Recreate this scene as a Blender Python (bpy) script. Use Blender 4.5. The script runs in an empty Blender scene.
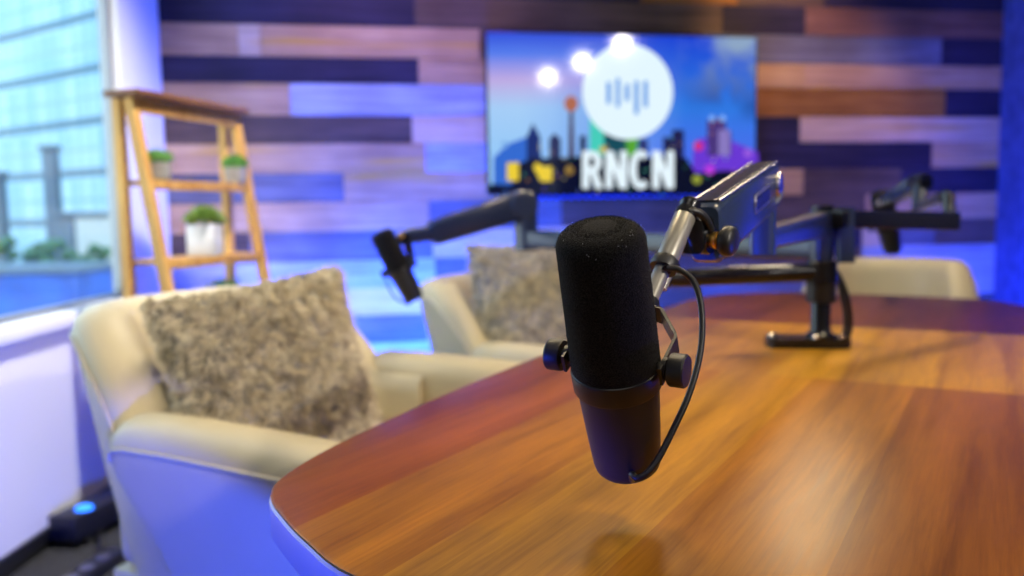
import bpy, bmesh, math, random
import numpy as np
from mathutils import Vector, Matrix

random.seed(7); np.random.seed(7)
SC = bpy.context.scene
COL = SC.collection

# ------------------------------------------------------------------ camera
F = 850.0
PITCH = math.atan(78 / F); ROLL = 0.0167
CAM = Vector((0, 0, 0.99))
FWD = Vector((0, math.cos(PITCH), -math.sin(PITCH)))
_r0 = Vector((1, 0, 0)); _u0 = _r0.cross(FWD)
RGT = _r0 * math.cos(ROLL) - _u0 * math.sin(ROLL)
UPV = _u0 * math.cos(ROLL) + _r0 * math.sin(ROLL)
cd = bpy.data.cameras.new('camera'); cam = bpy.data.objects.new('camera', cd); COL.objects.link(cam)
cam.matrix_world = Matrix(((RGT.x, UPV.x, -FWD.x, CAM.x), (RGT.y, UPV.y, -FWD.y, CAM.y), (RGT.z, UPV.z, -FWD.z, CAM.z), (0, 0, 0, 1)))
cd.sensor_width = 36; cd.lens = F / 1024 * 36; cd.clip_start = 0.05; cd.clip_end = 400
cd.dof.use_dof = True; cd.dof.focus_distance = 0.615; cd.dof.aperture_fstop = 4.0; cd.dof.aperture_blades = 0
SC.camera = cam

# ------------------------------------------------------------------ view, world, lights
vs = SC.view_settings
vs.view_transform = 'Standard'; vs.look = 'None'; vs.exposure = 0.0; vs.gamma = 1.0; vs.use_curve_mapping = False
SC.cycles.max_bounces = 8; SC.cycles.diffuse_bounces = 4; SC.cycles.glossy_bounces = 4
SC.cycles.transparent_max_bounces = 8; SC.cycles.sample_clamp_indirect = 4.0
SC.cycles.caustics_reflective = False; SC.cycles.caustics_refractive = False

world = bpy.data.worlds.new('sky'); SC.world = world; world.use_nodes = True
wn = world.node_tree; wn.nodes.clear()
wo = wn.nodes.new('ShaderNodeOutputWorld'); wb = wn.nodes.new('ShaderNodeBackground')
wt = wn.nodes.new('ShaderNodeTexCoord'); wsx = wn.nodes.new('ShaderNodeSeparateXYZ'); wr = wn.nodes.new('ShaderNodeValToRGB')
wr.color_ramp.elements[0].position = 0.0; wr.color_ramp.elements[0].color = (0.80, 0.93, 1.0, 1)
wr.color_ramp.elements[1].position = 0.9; wr.color_ramp.elements[1].color = (0.35, 0.62, 1.0, 1)
wn.links.new(wt.outputs['Generated'], wsx.inputs[0]); wn.links.new(wsx.outputs['Z'], wr.inputs[0])
wn.links.new(wr.outputs[0], wb.inputs['Color']); wb.inputs['Strength'].default_value = 3.6
wn.links.new(wb.outputs[0], wo.inputs[0])


def aim(o, target):
    d = Vector(target) - o.location
    o.rotation_euler = d.to_track_quat('-Z', 'Y').to_euler()


def light(name, kind, loc, target, power, color, size=0.1, size_y=None, angle=None, blend=0.5, spread=None):
    l = bpy.data.lights.new(name, kind); o = bpy.data.objects.new(name, l); COL.objects.link(o)
    o.location = loc; l.energy = power; l.color = color
    if kind == 'AREA':
        l.size = size
        if size_y: l.shape = 'RECTANGLE'; l.size_y = size_y
        else: l.shape = 'DISK'
        if spread: l.spread = spread
    else:
        l.shadow_soft_size = size
    if kind == 'SPOT':
        l.spot_size = math.radians(angle or 60); l.spot_blend = blend
    if target is not None: aim(o, target)
    return o


BLUE = (0.012, 0.055, 1.0); VIOLET = (0.16, 0.10, 1.0); WARM = (1.0, 0.80, 0.50); NEUT = (1.0, 0.90, 0.78)
WA = math.radians(10)
W0 = Vector((0.4955, 3.9, 0)); WD = Vector((math.cos(WA), math.sin(WA), 0)); WN = Vector((math.sin(WA), -math.cos(WA), 0))


def wall_pt(t, z, off=0.0):
    p = W0 + WD * t + WN * off; return Vector((p.x, p.y, z))


# blue uplights along the foot of the plank wall
BL2 = (0.018, 0.085, 1.0)
light('wall_washer_a', 'AREA', wall_pt(-0.98, 0.06, 0.45), wall_pt(-0.98, 0.85, 0.0), 72, BL2, 1.0, 0.06, spread=1.9)
light('wall_washer_b', 'AREA', wall_pt(0.1, 0.06, 0.45), wall_pt(0.1, 0.85, 0.0), 24, BL2, 1.0, 0.06, spread=2.0)
light('wall_washer_c', 'AREA', wall_pt(1.45, 0.06, 0.45), wall_pt(1.7, 0.70, 0.0), 8, BL2, 0.8, 0.06, spread=2.0)
light('corner_washer', 'AREA', wall_pt(1.55, 0.08, 0.9), wall_pt(1.98, 0.95, 0.75), 34, BLUE, 0.3, spread=2.2)
# violet wash on the planks from ceiling spots
light('violet_wash', 'SPOT', (-0.85, 2.35, 2.6), wall_pt(-0.95, 1.35), 78, (0.13, 0.06, 1.0), 0.08, angle=72, blend=0.8)
light('violet_wash_middle', 'SPOT', (0.0, 2.6, 2.6), wall_pt(-0.35, 1.1), 34, (0.13, 0.06, 1.0), 0.08, angle=55, blend=0.8)
light('violet_wash_right', 'SPOT', (2.1, 3.1, 2.6), wall_pt(1.85, 1.1), 26, (0.26, 0.12, 1.0), 0.08, angle=50, blend=0.9)
# blue floor spots on the near side, plus added fill spots
light('floor_spot', 'SPOT', (0.12, -0.40, 0.12), (-0.52, 1.25, 0.13), 480, BLUE, 0.03, angle=30.5, blend=0.15)
light('table_edge_fill', 'SPOT', (-0.80, 0.16, 0.60), (-0.19, 0.64, 0.712), 130, BLUE, 0.03, angle=24, blend=0.5)  # added blue spot at table height, brightens only the edge
light('window_side_fill', 'SPOT', (-0.2, 2.2, 2.68), (-1.42, 2.6, 0.75), 340, (1.0, 0.97, 0.94), 0.08, angle=72, blend=0.8)  # added unseen fill that brightens the window wall
light('cushion_fill', 'SPOT', (0.35, 2.25, 2.65), (0.22, 2.62, 0.6), 60, WARM, 0.08, angle=46, blend=0.8)  # added fill that warms the second armchair
light('end_chair_fill', 'SPOT', (1.15, 2.75, 2.68), (1.32, 3.0, 0.7), 75, WARM, 0.08, angle=42, blend=0.8)  # added fill that brightens the back of the far armchair
light('floor_spot_right', 'SPOT', (1.5, 0.7, 0.35), (0.3, 1.0, 0.98), 26, BLUE, 0.06, angle=70, blend=0.6)
light('arm_fill', 'SPOT', (-1.1, 0.75, 1.75), (-0.12, 2.14, 1.0), 75, (0.02, 0.16, 1.0), 0.05, angle=17, blend=0.7)  # added narrow blue fill on the left boom arm
# ceiling lamps and added fills
light('table_downlight_a', 'SPOT', (-0.32, 1.85, 2.62), (0.25, 1.05, 0.74), 66, WARM, 0.18, angle=80, blend=0.7)
light('table_downlight_b', 'SPOT', (0.30, 2.35, 2.62), (0.25, 1.15, 0.74), 45, WARM, 0.16, angle=80, blend=0.7)
light('table_downlight_c', 'SPOT', (0.95, 0.85, 2.62), (0.45, 1.05, 0.74), 62, WARM, 0.16, angle=80, blend=0.7)
light('far_downlight', 'SPOT', (1.45, 3.3, 2.6), (0.75, 1.7, 0.74), 82, WARM, 0.16, angle=85, blend=0.7)
light('plank_downlight', 'SPOT', (1.15, 3.25, 2.6), wall_pt(0.85, 1.45), 80, (1.0, 0.60, 0.24), 0.06, angle=58, blend=0.8)
light('room_fill', 'AREA', (-0.2, -0.3, 2.74), (-0.2, 0.0, 0), 9, (1.0, 0.93, 0.85), 1.0)  # added unseen panel for general fill
light('plank_fill_left', 'SPOT', (-0.45, 3.0, 2.68), wall_pt(-0.95, 1.65), 34, (1.0, 0.50, 0.24), 0.06, angle=66, blend=0.9)  # added warm fill on the left planks
po = light('window_portal', 'AREA', (-1.485, 2.16, 1.64), (0, 2.16, 1.64), 1, (1, 1, 1), 2.02, 1.96)
po.data.cycles.is_portal = True

# ------------------------------------------------------------------ pixel rays (used to read real positions off the photograph)


def ray(x, y): return FWD + RGT * ((x - 512) / F) + UPV * ((288 - y) / F)
def P(x, y, d): return CAM + ray(x, y) * d
def onz(x, y, z):
    k = ray(x, y); return CAM + k * ((z - CAM.z) / k.z)
def onwall(x, y, off=0.0):
    k = ray(x, y); p = CAM + k * (((W0 + WN * off - CAM).dot(WN)) / k.dot(WN))
    return (p - W0).dot(WD), p.z


# ------------------------------------------------------------------ materials
def srgb(r, g, b):
    f = lambda c: c / 12.92 if c <= 0.04045 else ((c + 0.055) / 1.055) ** 2.4
    return (f(r / 255), f(g / 255), f(b / 255), 1)


def mat(name, color, rough=0.5, metal=0.0, bump=0.0, bscale=200, vary=0.0, vscale=8, coat=0.0, spec=0.5, sheen=0.0, emit=None, estr=1.0):
    m = bpy.data.materials.new(name); m.use_nodes = True
    nt = m.node_tree; b = nt.nodes['Principled BSDF']
    c = tuple(color)[:3] + (1,)
    b.inputs['Base Color'].default_value = c
    b.inputs['Roughness'].default_value = rough; b.inputs['Metallic'].default_value = metal
    b.inputs['Specular IOR Level'].default_value = spec
    b.inputs['Coat Weight'].default_value = coat; b.inputs['Coat Roughness'].default_value = 0.15
    b.inputs['Sheen Weight'].default_value = sheen
    if emit is not None:
        b.inputs['Emission Color'].default_value = tuple(emit)[:3] + (1,); b.inputs['Emission Strength'].default_value = estr
    tc = nt.nodes.new('ShaderNodeTexCoord')
    if vary > 0:
        n = nt.nodes.new('ShaderNodeTexNoise'); n.inputs['Scale'].default_value = vscale; n.inputs['Detail'].default_value = 5
        nt.links.new(tc.outputs['Object'], n.inputs['Vector'])
        r = nt.nodes.new('ShaderNodeValToRGB'); nt.links.new(n.outputs['Fac'], r.inputs[0])
        r.color_ramp.elements[0].position = 0.3; r.color_ramp.elements[1].position = 0.7
        r.color_ramp.elements[0].color = tuple(x * (1 - vary) for x in c[:3]) + (1,)
        r.color_ramp.elements[1].color = tuple(min(1, x * (1 + vary)) for x in c[:3]) + (1,)
        nt.links.new(r.outputs[0], b.inputs['Base Color'])
    if bump > 0:
        n = nt.nodes.new('ShaderNodeTexNoise'); n.inputs['Scale'].default_value = bscale; n.inputs['Detail'].default_value = 3
        nt.links.new(tc.outputs['Object'], n.inputs['Vector'])
        bp = nt.nodes.new('ShaderNodeBump'); bp.inputs['Strength'].default_value = bump; bp.inputs['Distance'].default_value = 0.002
        nt.links.new(n.outputs['Fac'], bp.inputs['Height']); nt.links.new(bp.outputs[0], b.inputs['Normal'])
    return m


def wood_mat(name, dark, light_c, along=(1.2, 22, 22), rough=0.6, knots=0.25, coat=0.0, offs=0.0, spec=0.2):
    """grain stretched along local x"""
    m = bpy.data.materials.new(name); m.use_nodes = True
    nt = m.node_tree; b = nt.nodes['Principled BSDF']
    tc = nt.nodes.new('ShaderNodeTexCoord'); mp = nt.nodes.new('ShaderNodeMapping')
    mp.inputs['Scale'].default_value = along; mp.inputs['Location'].default_value = (offs, offs * 3, offs * 7)
    nt.links.new(tc.outputs['Object'], mp.inputs['Vector'])
    n = nt.nodes.new('ShaderNodeTexNoise'); n.inputs['Scale'].default_value = 1.6; n.inputs['Detail'].default_value = 7; n.inputs['Roughness'].default_value = 0.62
    n.inputs['Distortion'].default_value = 0.6
    nt.links.new(mp.outputs[0], n.inputs['Vector'])
    r = nt.nodes.new('ShaderNodeValToRGB'); r.color_ramp.elements[0].position = 0.32; r.color_ramp.elements[1].position = 0.68
    r.color_ramp.elements[0].color = tuple(dark)[:3] + (1,); r.color_ramp.elements[1].color = tuple(light_c)[:3] + (1,)
    nt.links.new(n.outputs['Fac'], r.inputs[0])
    n2 = nt.nodes.new('ShaderNodeTexNoise'); n2.inputs['Scale'].default_value = 3.3; n2.inputs['Detail'].default_value = 2
    nt.links.new(tc.outputs['Object'], n2.inputs['Vector'])
    r2 = nt.nodes.new('ShaderNodeValToRGB'); r2.color_ramp.elements[0].position = 0.35; r2.color_ramp.elements[1].position = 0.7
    k = 1 - knots
    r2.color_ramp.elements[0].color = (k, k * .93, k * .88, 1); r2.color_ramp.elements[1].color = (1, 1, 1, 1)
    nt.links.new(n2.outputs['Fac'], r2.inputs[0])
    mx = nt.nodes.new('ShaderNodeMix'); mx.data_type = 'RGBA'; mx.blend_type = 'MULTIPLY'; mx.inputs['Factor'].default_value = 1
    nt.links.new(r.outputs[0], mx.inputs[6]); nt.links.new(r2.outputs[0], mx.inputs[7])
    nt.links.new(mx.outputs[2], b.inputs['Base Color'])
    b.inputs['Roughness'].default_value = rough; b.inputs['Coat Weight'].default_value = coat; b.inputs['Coat Roughness'].default_value = 0.2
    b.inputs['Specular IOR Level'].default_value = spec
    bp = nt.nodes.new('ShaderNodeBump'); bp.inputs['Strength'].default_value = 0.15; bp.inputs['Distance'].default_value = 0.002
    nt.links.new(n.outputs['Fac'], bp.inputs['Height']); nt.links.new(bp.outputs[0], b.inputs['Normal'])
    return m


def stain(m, amount=0.9):
    nt = m.node_tree; b = nt.nodes['Principled BSDF']; src = b.inputs['Base Color'].links[0].from_socket
    tc = nt.nodes.new('ShaderNodeTexCoord'); mp = nt.nodes.new('ShaderNodeMapping'); mp.inputs['Scale'].default_value = (1.1, 1, 13); mp.inputs['Location'].default_value = (.7, 0, 2.1)
    nt.links.new(tc.outputs['Object'], mp.inputs[0])
    n = nt.nodes.new('ShaderNodeTexNoise'); n.inputs['Scale'].default_value = 1.3; n.inputs['Detail'].default_value = 2; nt.links.new(mp.outputs[0], n.inputs[0])
    r = nt.nodes.new('ShaderNodeValToRGB'); r.color_ramp.elements[0].position = .56; r.color_ramp.elements[0].color = (0, 0, 0, 1); r.color_ramp.elements[1].position = .68; r.color_ramp.elements[1].color = (amount,) * 3 + (1,)
    nt.links.new(n.outputs[0], r.inputs[0])
    mx = nt.nodes.new('ShaderNodeMix'); mx.data_type = 'RGBA'; nt.links.new(r.outputs[0], mx.inputs[0]); nt.links.new(src, mx.inputs[6]); mx.inputs[7].default_value = (.56, .31, .04, 1)
    nt.links.new(mx.outputs[2], b.inputs['Base Color'])


def screen_mat(name, emit, strength=1.0):
    m = mat(name, (0.004, 0.004, 0.006), rough=0.07, spec=0.5, emit=emit, estr=strength)
    return m


M = {}
M['black_metal'] = mat('black_powder_coat', (0.012, 0.012, 0.014), rough=0.38, bump=0.05, bscale=900)
M['black_gloss'] = mat('black_gloss', (0.010, 0.010, 0.012), rough=0.22)
M['mic_body'] = mat('mic_body_paint', (0.016, 0.016, 0.017), rough=0.45, bump=0.06, bscale=1500)
M['rubber'] = mat('rubber', (0.012, 0.012, 0.013), rough=0.42)
M['grey_metal'] = mat('grey_metal_tube', (0.30, 0.285, 0.24), rough=0.36, metal=0.45)
M['steel'] = mat('bright_steel', (0.65, 0.63, 0.6), rough=0.22, metal=1.0)
M['brass'] = mat('brass', (0.80, 0.48, 0.12), rough=0.3, metal=1.0)
M['arm_paint'] = mat('arm_paint', (0.026, 0.039, 0.072), rough=0.27, coat=0.3)
M['badge'] = mat('badge_face', (0.02, 0.022, 0.03), rough=0.25, metal=0.4)
M['badge_rim'] = mat('badge_rim', (0.28, 0.28, 0.32), rough=0.3, metal=0.8)
M['lint'] = mat('white_lint', (0.26, 0.26, 0.28), rough=0.9)
M['leather'] = mat('cream_leather', (0.60, 0.51, 0.315), rough=0.48, bump=0.12, bscale=260, vary=0.05, vscale=6)
M['piping'] = mat('leather_piping', (0.56, 0.49, 0.35), rough=0.5)
M['chair_leg'] = mat('dark_chair_leg', (0.03, 0.02, 0.015), rough=0.4)
M['edge_band'] = mat('table_edge_band', (0.34, 0.25, 0.20), rough=0.35)
M['table_base'] = mat('table_base', (0.05, 0.035, 0.03), rough=0.5)
M['white_paint'] = mat('white_wall_paint', (0.80, 0.79, 0.78), rough=0.6, bump=0.04, bscale=120)
M['sill'] = mat('white_sill', (0.90, 0.91, 0.92), rough=0.35)
M['frame_metal'] = mat('window_frame_metal', (0.30, 0.31, 0.32), rough=0.4, metal=0.4)
M['base_black'] = mat('black_baseboard', (0.012, 0.012, 0.012), rough=0.4)
M['carpet'] = mat('dark_carpet', (0.030, 0.030, 0.034), rough=0.95, bump=0.5, bscale=300, vary=0.4, vscale=60)
M['ceiling'] = mat('ceiling_tile', (0.16, 0.155, 0.15), rough=0.9)
M['blue_plaster'] = mat('textured_plaster', (0.055, 0.08, 0.30), rough=0.8, bump=0.8, bscale=26, vary=0.30, vscale=16)
M['ladder_wood'] = wood_mat('ladder_wood', srgb(186, 132, 62), srgb(224, 178, 104), along=(14, 14, 2), rough=0.45, knots=0.15)
M['ladder_top'] = wood_mat('ladder_dark_top', srgb(92, 62, 44), srgb(140, 96, 66), along=(14, 2, 14), rough=0.4, knots=0.2)
M['white_pot'] = mat('white_ceramic', (0.82, 0.81, 0.80), rough=0.35)
M['grey_pot'] = mat('grey_pot', (0.30, 0.27, 0.23), rough=0.7, vary=0.2, vscale=30)
M['soil'] = mat('soil', (0.05, 0.035, 0.02), rough=0.95)
M['green'] = mat('moss_green', (0.075, 0.22, 0.025), rough=0.7, vary=0.5, vscale=45)
M['green_light'] = mat('succulent_green', (0.13, 0.22, 0.03), rough=0.5, vary=0.4, vscale=25)
M['green_dark'] = mat('grass_green', (0.05, 0.18, 0.06), rough=0.6, vary=0.3, vscale=25)
M['lamp_shell'] = mat('lamp_shell', (0.02, 0.02, 0.02), rough=0.4)


# ------------------------------------------------------------------ mesh helpers
def frame(o, z, x=None):
    """matrix with local z along z, local x near x"""
    z = Vector(z).normalized()
    if x is None: x = Vector((1, 0, 0)) if abs(z.x) < 0.9 else Vector((0, 1, 0))
    x = Vector(x); x = (x - z * x.dot(z)).normalized(); y = z.cross(x)
    return Matrix(((x.x, y.x, z.x, o[0]), (x.y, y.y, z.y, o[1]), (x.z, y.z, z.z, o[2]), (0, 0, 0, 1)))


def add_box(bm, size, mtx=None, bevel=0.0, segs=2, mi=0):
    """box centred on the matrix origin"""
    r = bmesh.ops.create_cube(bm, size=1.0)
    vs_ = r['verts']
    for v in vs_: v.co = Vector((v.co.x * size[0], v.co.y * size[1], v.co.z * size[2]))
    fs = set(f for v in vs_ for f in v.link_faces)
    if bevel > 0:
        es = set(e for f in fs for e in f.edges)
        rr = bmesh.ops.bevel(bm, geom=list(es), offset=bevel, segments=segs, profile=0.5, affect='EDGES')
        vs_ = set(vs_) | set(rr['verts']); vs_ = [v for v in vs_ if v.is_valid]
        fs = set(f for v in vs_ for f in v.link_faces)
    if mtx is not None:
        for v in vs_: v.co = mtx @ v.co
    for f in fs: f.material_index = mi
    return bm


def box2(bm, lo, hi, bevel=0.0, segs=2, mi=0):
    lo = Vector(lo); hi = Vector(hi)
    return add_box(bm, hi - lo, Matrix.Translation((lo + hi) / 2), bevel, segs, mi)


def add_lathe(bm, prof, mtx=None, seg=32, mi=0, cap=True):
    """prof: list of (r, z)"""
    rings = []
    for r, z in prof:
        if r < 1e-6:
            v = bm.verts.new((0, 0, z)); rings.append([v])
        else:
            rings.append([bm.verts.new((r * math.cos(2 * math.pi * i / seg), r * math.sin(2 * math.pi * i / seg), z)) for i in range(seg)])
    fs = []
    for a, b in zip(rings[:-1], rings[1:]):
        for i in range(seg):
            j = (i + 1) % seg
            if len(a) == 1 and len(b) == 1: continue
            if len(a) == 1: fs.append(bm.faces.new((a[0], b[j], b[i])))
            elif len(b) == 1: fs.append(bm.faces.new((a[i], a[j], b[0])))
            else: fs.append(bm.faces.new((a[i], a[j], b[j], b[i])))
    if cap:
        if len(rings[0]) > 1: fs.append(bm.faces.new(list(reversed(rings[0]))))
        if len(rings[-1]) > 1: fs.append(bm.faces.new(rings[-1]))
    for f in fs: f.material_index = mi
    if mtx is not None:
        for ring in rings:
            for v in ring: v.co = mtx @ v.co
    return bm


def smooth_path(pts, n=8):
    pts = [Vector(p) for p in pts]
    if len(pts) < 3: return pts
    out = []
    ext = [pts[0] * 2 - pts[1]] + pts + [pts[-1] * 2 - pts[-2]]
    for i in range(1, len(ext) - 2):
        p0, p1, p2, p3 = ext[i - 1:i + 3]
        for k in range(n):
            t = k / n
            out.append(0.5 * ((2 * p1) + (p2 - p0) * t + (2 * p0 - 5 * p1 + 4 * p2 - p3) * t * t + (3 * p1 - p0 - 3 * p2 + p3) * t ** 3))
    out.append(pts[-1]); return out


def add_tube(bm, pts, r, seg=12, mi=0, r2=None):
    pts = [Vector(p) for p in pts]
    rings = []; nx = None
    for i, p in enumerate(pts):
        d = (pts[min(i + 1, len(pts) - 1)] - pts[max(i - 1, 0)]).normalized()
        if nx is None:
            nx = d.orthogonal().normalized()
        else:
            nx = (nx - d * nx.dot(d)).normalized()
        ny = d.cross(nx)
        rr = r if r2 is None else r + (r2 - r) * i / (len(pts) - 1)
        rings.append([bm.verts.new(p + nx * rr * math.cos(2 * math.pi * k / seg) + ny * rr * math.sin(2 * math.pi * k / seg)) for k in range(seg)])
    for a, b in zip(rings[:-1], rings[1:]):
        for i in range(seg):
            f = bm.faces.new((a[i], a[(i + 1) % seg], b[(i + 1) % seg], b[i])); f.material_index = mi
    bm.faces.new(list(reversed(rings[0]))).material_index = mi; bm.faces.new(rings[-1]).material_index = mi
    return bm


def add_sweep(bm, rings, mi=0, closed_profile=True, caps=True):
    """rings: lists of Vectors with equal counts"""
    rv = [[bm.verts.new(p) for p in ring] for ring in rings]
    n = len(rv[0])
    for a, b in zip(rv[:-1], rv[1:]):
        for i in range(n if closed_profile else n - 1):
            f = bm.faces.new((a[i], a[(i + 1) % n], b[(i + 1) % n], b[i])); f.material_index = mi
    if caps:
        bm.faces.new(list(reversed(rv[0]))).material_index = mi; bm.faces.new(rv[-1]).material_index = mi
    return bm


def rrect(w, h, r, n=4):
    """rounded rectangle outline (x, y), counter-clockwise"""
    out = []
    for cx, cy, a0 in ((w / 2 - r, h / 2 - r, 0), (-w / 2 + r, h / 2 - r, 90), (-w / 2 + r, -h / 2 + r, 180), (w / 2 - r, -h / 2 + r, 270)):
        for k in range(n + 1):
            a = math.radians(a0 + 90 * k / n); out.append((cx + r * math.cos(a), cy + r * math.sin(a)))
    return out


def add_bar(bm, a, b, w, h, r=0.004, up=(0, 0, 1), w2=None, h2=None, mi=0, ease=0.0):
    """bar with rounded rectangular section from a to b; w across, h along up"""
    a = Vector(a); b = Vector(b); e = (b - a).normalized(); up = Vector(up); up = (up - e * up.dot(e)).normalized(); sd = e.cross(up)
    w2 = w2 or w; h2 = h2 or h
    L = (b - a).length; rings = []
    stops = [(0, .86), (ease, 1), (L - ease, 1), (L, .86)] if ease > 0 else [(0, 1), (L, 1)]
    for s, k in stops:
        t = s / L; ww = (w + (w2 - w) * t) * k; hh = (h + (h2 - h) * t) * k
        rings.append([a + e * s + sd * x + up * y for x, y in rrect(ww, hh, min(r, ww * .45, hh * .45))])
    return add_sweep(bm, rings, mi)


def prism(bm, outline, z0, z1, mi=0, bevel=0.0):
    lo = [bm.verts.new((x, y, z0)) for x, y in outline]; hi = [bm.verts.new((x, y, z1)) for x, y in outline]
    n = len(outline)
    bm.faces.new(list(reversed(lo))).material_index = mi; bm.faces.new(hi).material_index = mi
    for i in range(n):
        f = bm.faces.new((lo[i], lo[(i + 1) % n], hi[(i + 1) % n], hi[i])); f.material_index = mi
    return bm


def obj(name, bm, mats, parent=None, angle=40, origin=None, local=True, recalc=True):
    """link a bmesh as one object. With local=False the mesh is in world space and is moved into its thing's frame"""
    if recalc: bmesh.ops.recalc_face_normals(bm, faces=bm.faces[:])
    root = parent
    while root is not None and root.parent is not None: root = root.parent
    if not local:
        base = root.matrix_basis if root is not None else (Matrix.Translation(origin) if origin is not None else Matrix.Identity(4))
        bm.transform(base.inverted())
    me = bpy.data.meshes.new(name); bm.to_mesh(me); bm.free()
    for m in (mats if isinstance(mats, (list, tuple)) else [mats]): me.materials.append(m)
    me.polygons.foreach_set('use_smooth', [True] * len(me.polygons))
    me.set_sharp_from_angle(angle=math.radians(angle))
    o = bpy.data.objects.new(name, me); COL.objects.link(o)
    if parent is not None: o.parent = parent
    elif origin is not None and not local: o.location = origin
    return o


def tag(o, label, cat, group=None, kind=None):
    o['label'] = label; o['category'] = cat
    if group: o['group'] = group
    if kind: o['kind'] = kind
    return o


def struct(o): o['kind'] = 'structure'; return o


def thing(name, label, cat, loc=(0, 0, 0), rotz=0.0, group=None, mtx=None):
    o = bpy.data.objects.new(name, None); COL.objects.link(o); o.empty_display_size = 0.05
    if mtx is not None: o.matrix_basis = mtx
    else: o.location = loc; o.rotation_euler = (0, 0, rotz)
    if mtx is None: o.matrix_basis = Matrix.Translation(loc) @ Matrix.Rotation(rotz, 4, 'Z')
    return tag(o, label, cat, group)


def copy_tree(o, parent=None):
    c = o.copy(); COL.objects.link(c)
    if parent is not None: c.parent = parent
    for ch in o.children: copy_tree(ch, c)
    return c


NB = bmesh.new

# ------------------------------------------------------------------ room shell
XW = -1.42                                     # inner face of the window wall
FY = 3.60
bm = NB(); box2(bm, (-1.75, -3.3, -0.1), (3.4, 5.2, 0)); struct(obj('floor', bm, M['carpet']))
bm = NB(); box2(bm, (-1.75, -3.3, 2.75), (3.4, 5.2, 2.85)); struct(obj('ceiling', bm, M['ceiling']))
bm = NB(); box2(bm, (-1.75, -3.4, 0), (3.4, -3.3, 2.75)); struct(obj('wall_rear', bm, M['white_paint']))
# window wall: below the sill, pier at the far end, pier near the rear, head
WZ0, WZ1, WY0, WY1 = 0.66, 2.62, 1.15, 3.17
bm = NB()
box2(bm, (XW - 0.07, -3.3, 0), (XW, FY + 0.4, WZ0))
box2(bm, (XW - 0.07, -3.3, WZ1), (XW, FY + 0.4, 2.75))
box2(bm, (XW - 0.07, WY1, WZ0), (XW, FY + 0.4, WZ1))
box2(bm, (XW - 0.07, -3.3, WZ0), (XW, WY0, WZ1))  # unseen near pier, widened to cut daylight on the armchair's side
struct(obj('wall_left', bm, M['white_paint']))
bm = NB(); box2(bm, (XW, -3.3, 0), (XW + 0.014, FY - 0.06, 0.06), 0.003); struct(obj('baseboard_left', bm, M['base_black']))
# window: frame, pane, sill
bm = NB()
XP = XW - 0.042
for a, b in (((XP - .018, WY0, WZ0), (XP + .018, WY1, WZ0 + .05)), ((XP - .018, WY0, WZ1 - .05), (XP + .018, WY1, WZ1)),
             ((XP - .018, WY1 - .022, WZ0), (XP + .018, WY1, WZ1)), ((XP - .018, WY0, WZ0), (XP + .018, WY0 + .05, WZ1))):
    box2(bm, a, b, 0.004)
win = struct(obj('window_1', bm, M['frame_metal']))
gm = bpy.data.materials.new('window_glass'); gm.use_nodes = True
nt = gm.node_tree; nt.nodes.clear()
go = nt.nodes.new('ShaderNodeOutputMaterial'); gt = nt.nodes.new('ShaderNodeBsdfTransparent'); gg = nt.nodes.new('ShaderNodeBsdfGlossy')
gx = nt.nodes.new('ShaderNodeMixShader'); gf = nt.nodes.new('ShaderNodeFresnel'); gf.inputs['IOR'].default_value = 1.45
gt.inputs['Color'].default_value = (0.93, 0.97, 0.98, 1); gg.inputs['Roughness'].default_value = 0.02
gb = nt.nodes.new('ShaderNodeNewGeometry'); gk = nt.nodes.new('ShaderNodeMath'); gk.operation = 'SUBTRACT'; gk.inputs[0].default_value = 1.0
gmul = nt.nodes.new('ShaderNodeMath'); gmul.operation = 'MULTIPLY'
nt.links.new(gb.outputs['Backfacing'], gk.inputs[1]); nt.links.new(gk.outputs[0], gmul.inputs[0]); nt.links.new(gf.outputs[0], gmul.inputs[1])
nt.links.new(gmul.outputs[0], gx.inputs[0]); nt.links.new(gt.outputs[0], gx.inputs[1]); nt.links.new(gg.outputs[0], gx.inputs[2]); nt.links.new(gx.outputs[0], go.inputs[0])
bm = NB()
box2(bm, (XP - .004, WY0 + .05, WZ0 + .05), (XP + .004, WY1 - .022, WZ1 - .05))
obj('window_pane', bm, gm, win)
bm = NB(); box2(bm, (XP + .018, WY0, WZ0 - 0.015), (XW + 0.035, WY1 + 0.0, WZ0 + 0.035), 0.006); obj('window_sill', bm, M['sill'], win)

# plank wall -------------------------------------------------------------
KW = {}
KW['D'] = wood_mat('plank_dark', (0.020, 0.016, 0.032), (0.046, 0.038, 0.072), knots=0.3, offs=1.1)
KW['M'] = wood_mat('plank_walnut', (0.075, 0.048, 0.036), (0.17, 0.115, 0.085), knots=0.3, offs=2.3)
KW['P'] = wood_mat('plank_pine', (0.40, 0.235, 0.12), (0.66, 0.43, 0.235), knots=0.25, offs=3.7)
KW['W'] = wood_mat('plank_pale_pine', (0.52, 0.37, 0.24), (0.73, 0.55, 0.36), knots=0.15, offs=4.9)
KW['O'] = wood_mat('plank_orange', (0.24, 0.095, 0.016), (0.45, 0.205, 0.045), knots=0.3, offs=6.1)
KW['G'] = wood_mat('plank_grey_wash', (0.28, 0.31, 0.38), (0.52, 0.57, 0.66), knots=0.25, offs=7.7)
KW['S'] = wood_mat('plank_slate', (0.10, 0.10, 0.12), (0.22, 0.22, 0.26), knots=0.3, offs=8.3)
stain(KW['P']); stain(KW['W'], .6)
KEY = 'DMPWOGSRA'
KW['R'] = wood_mat('plank_red_brown', (0.13, 0.062, 0.042), (0.27, 0.14, 0.10), knots=0.3, offs=9.1)
KW['A'] = wood_mat('plank_amber', (0.42, 0.24, 0.09), (0.62, 0.40, 0.17), knots=0.2, offs=10.3)
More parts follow.
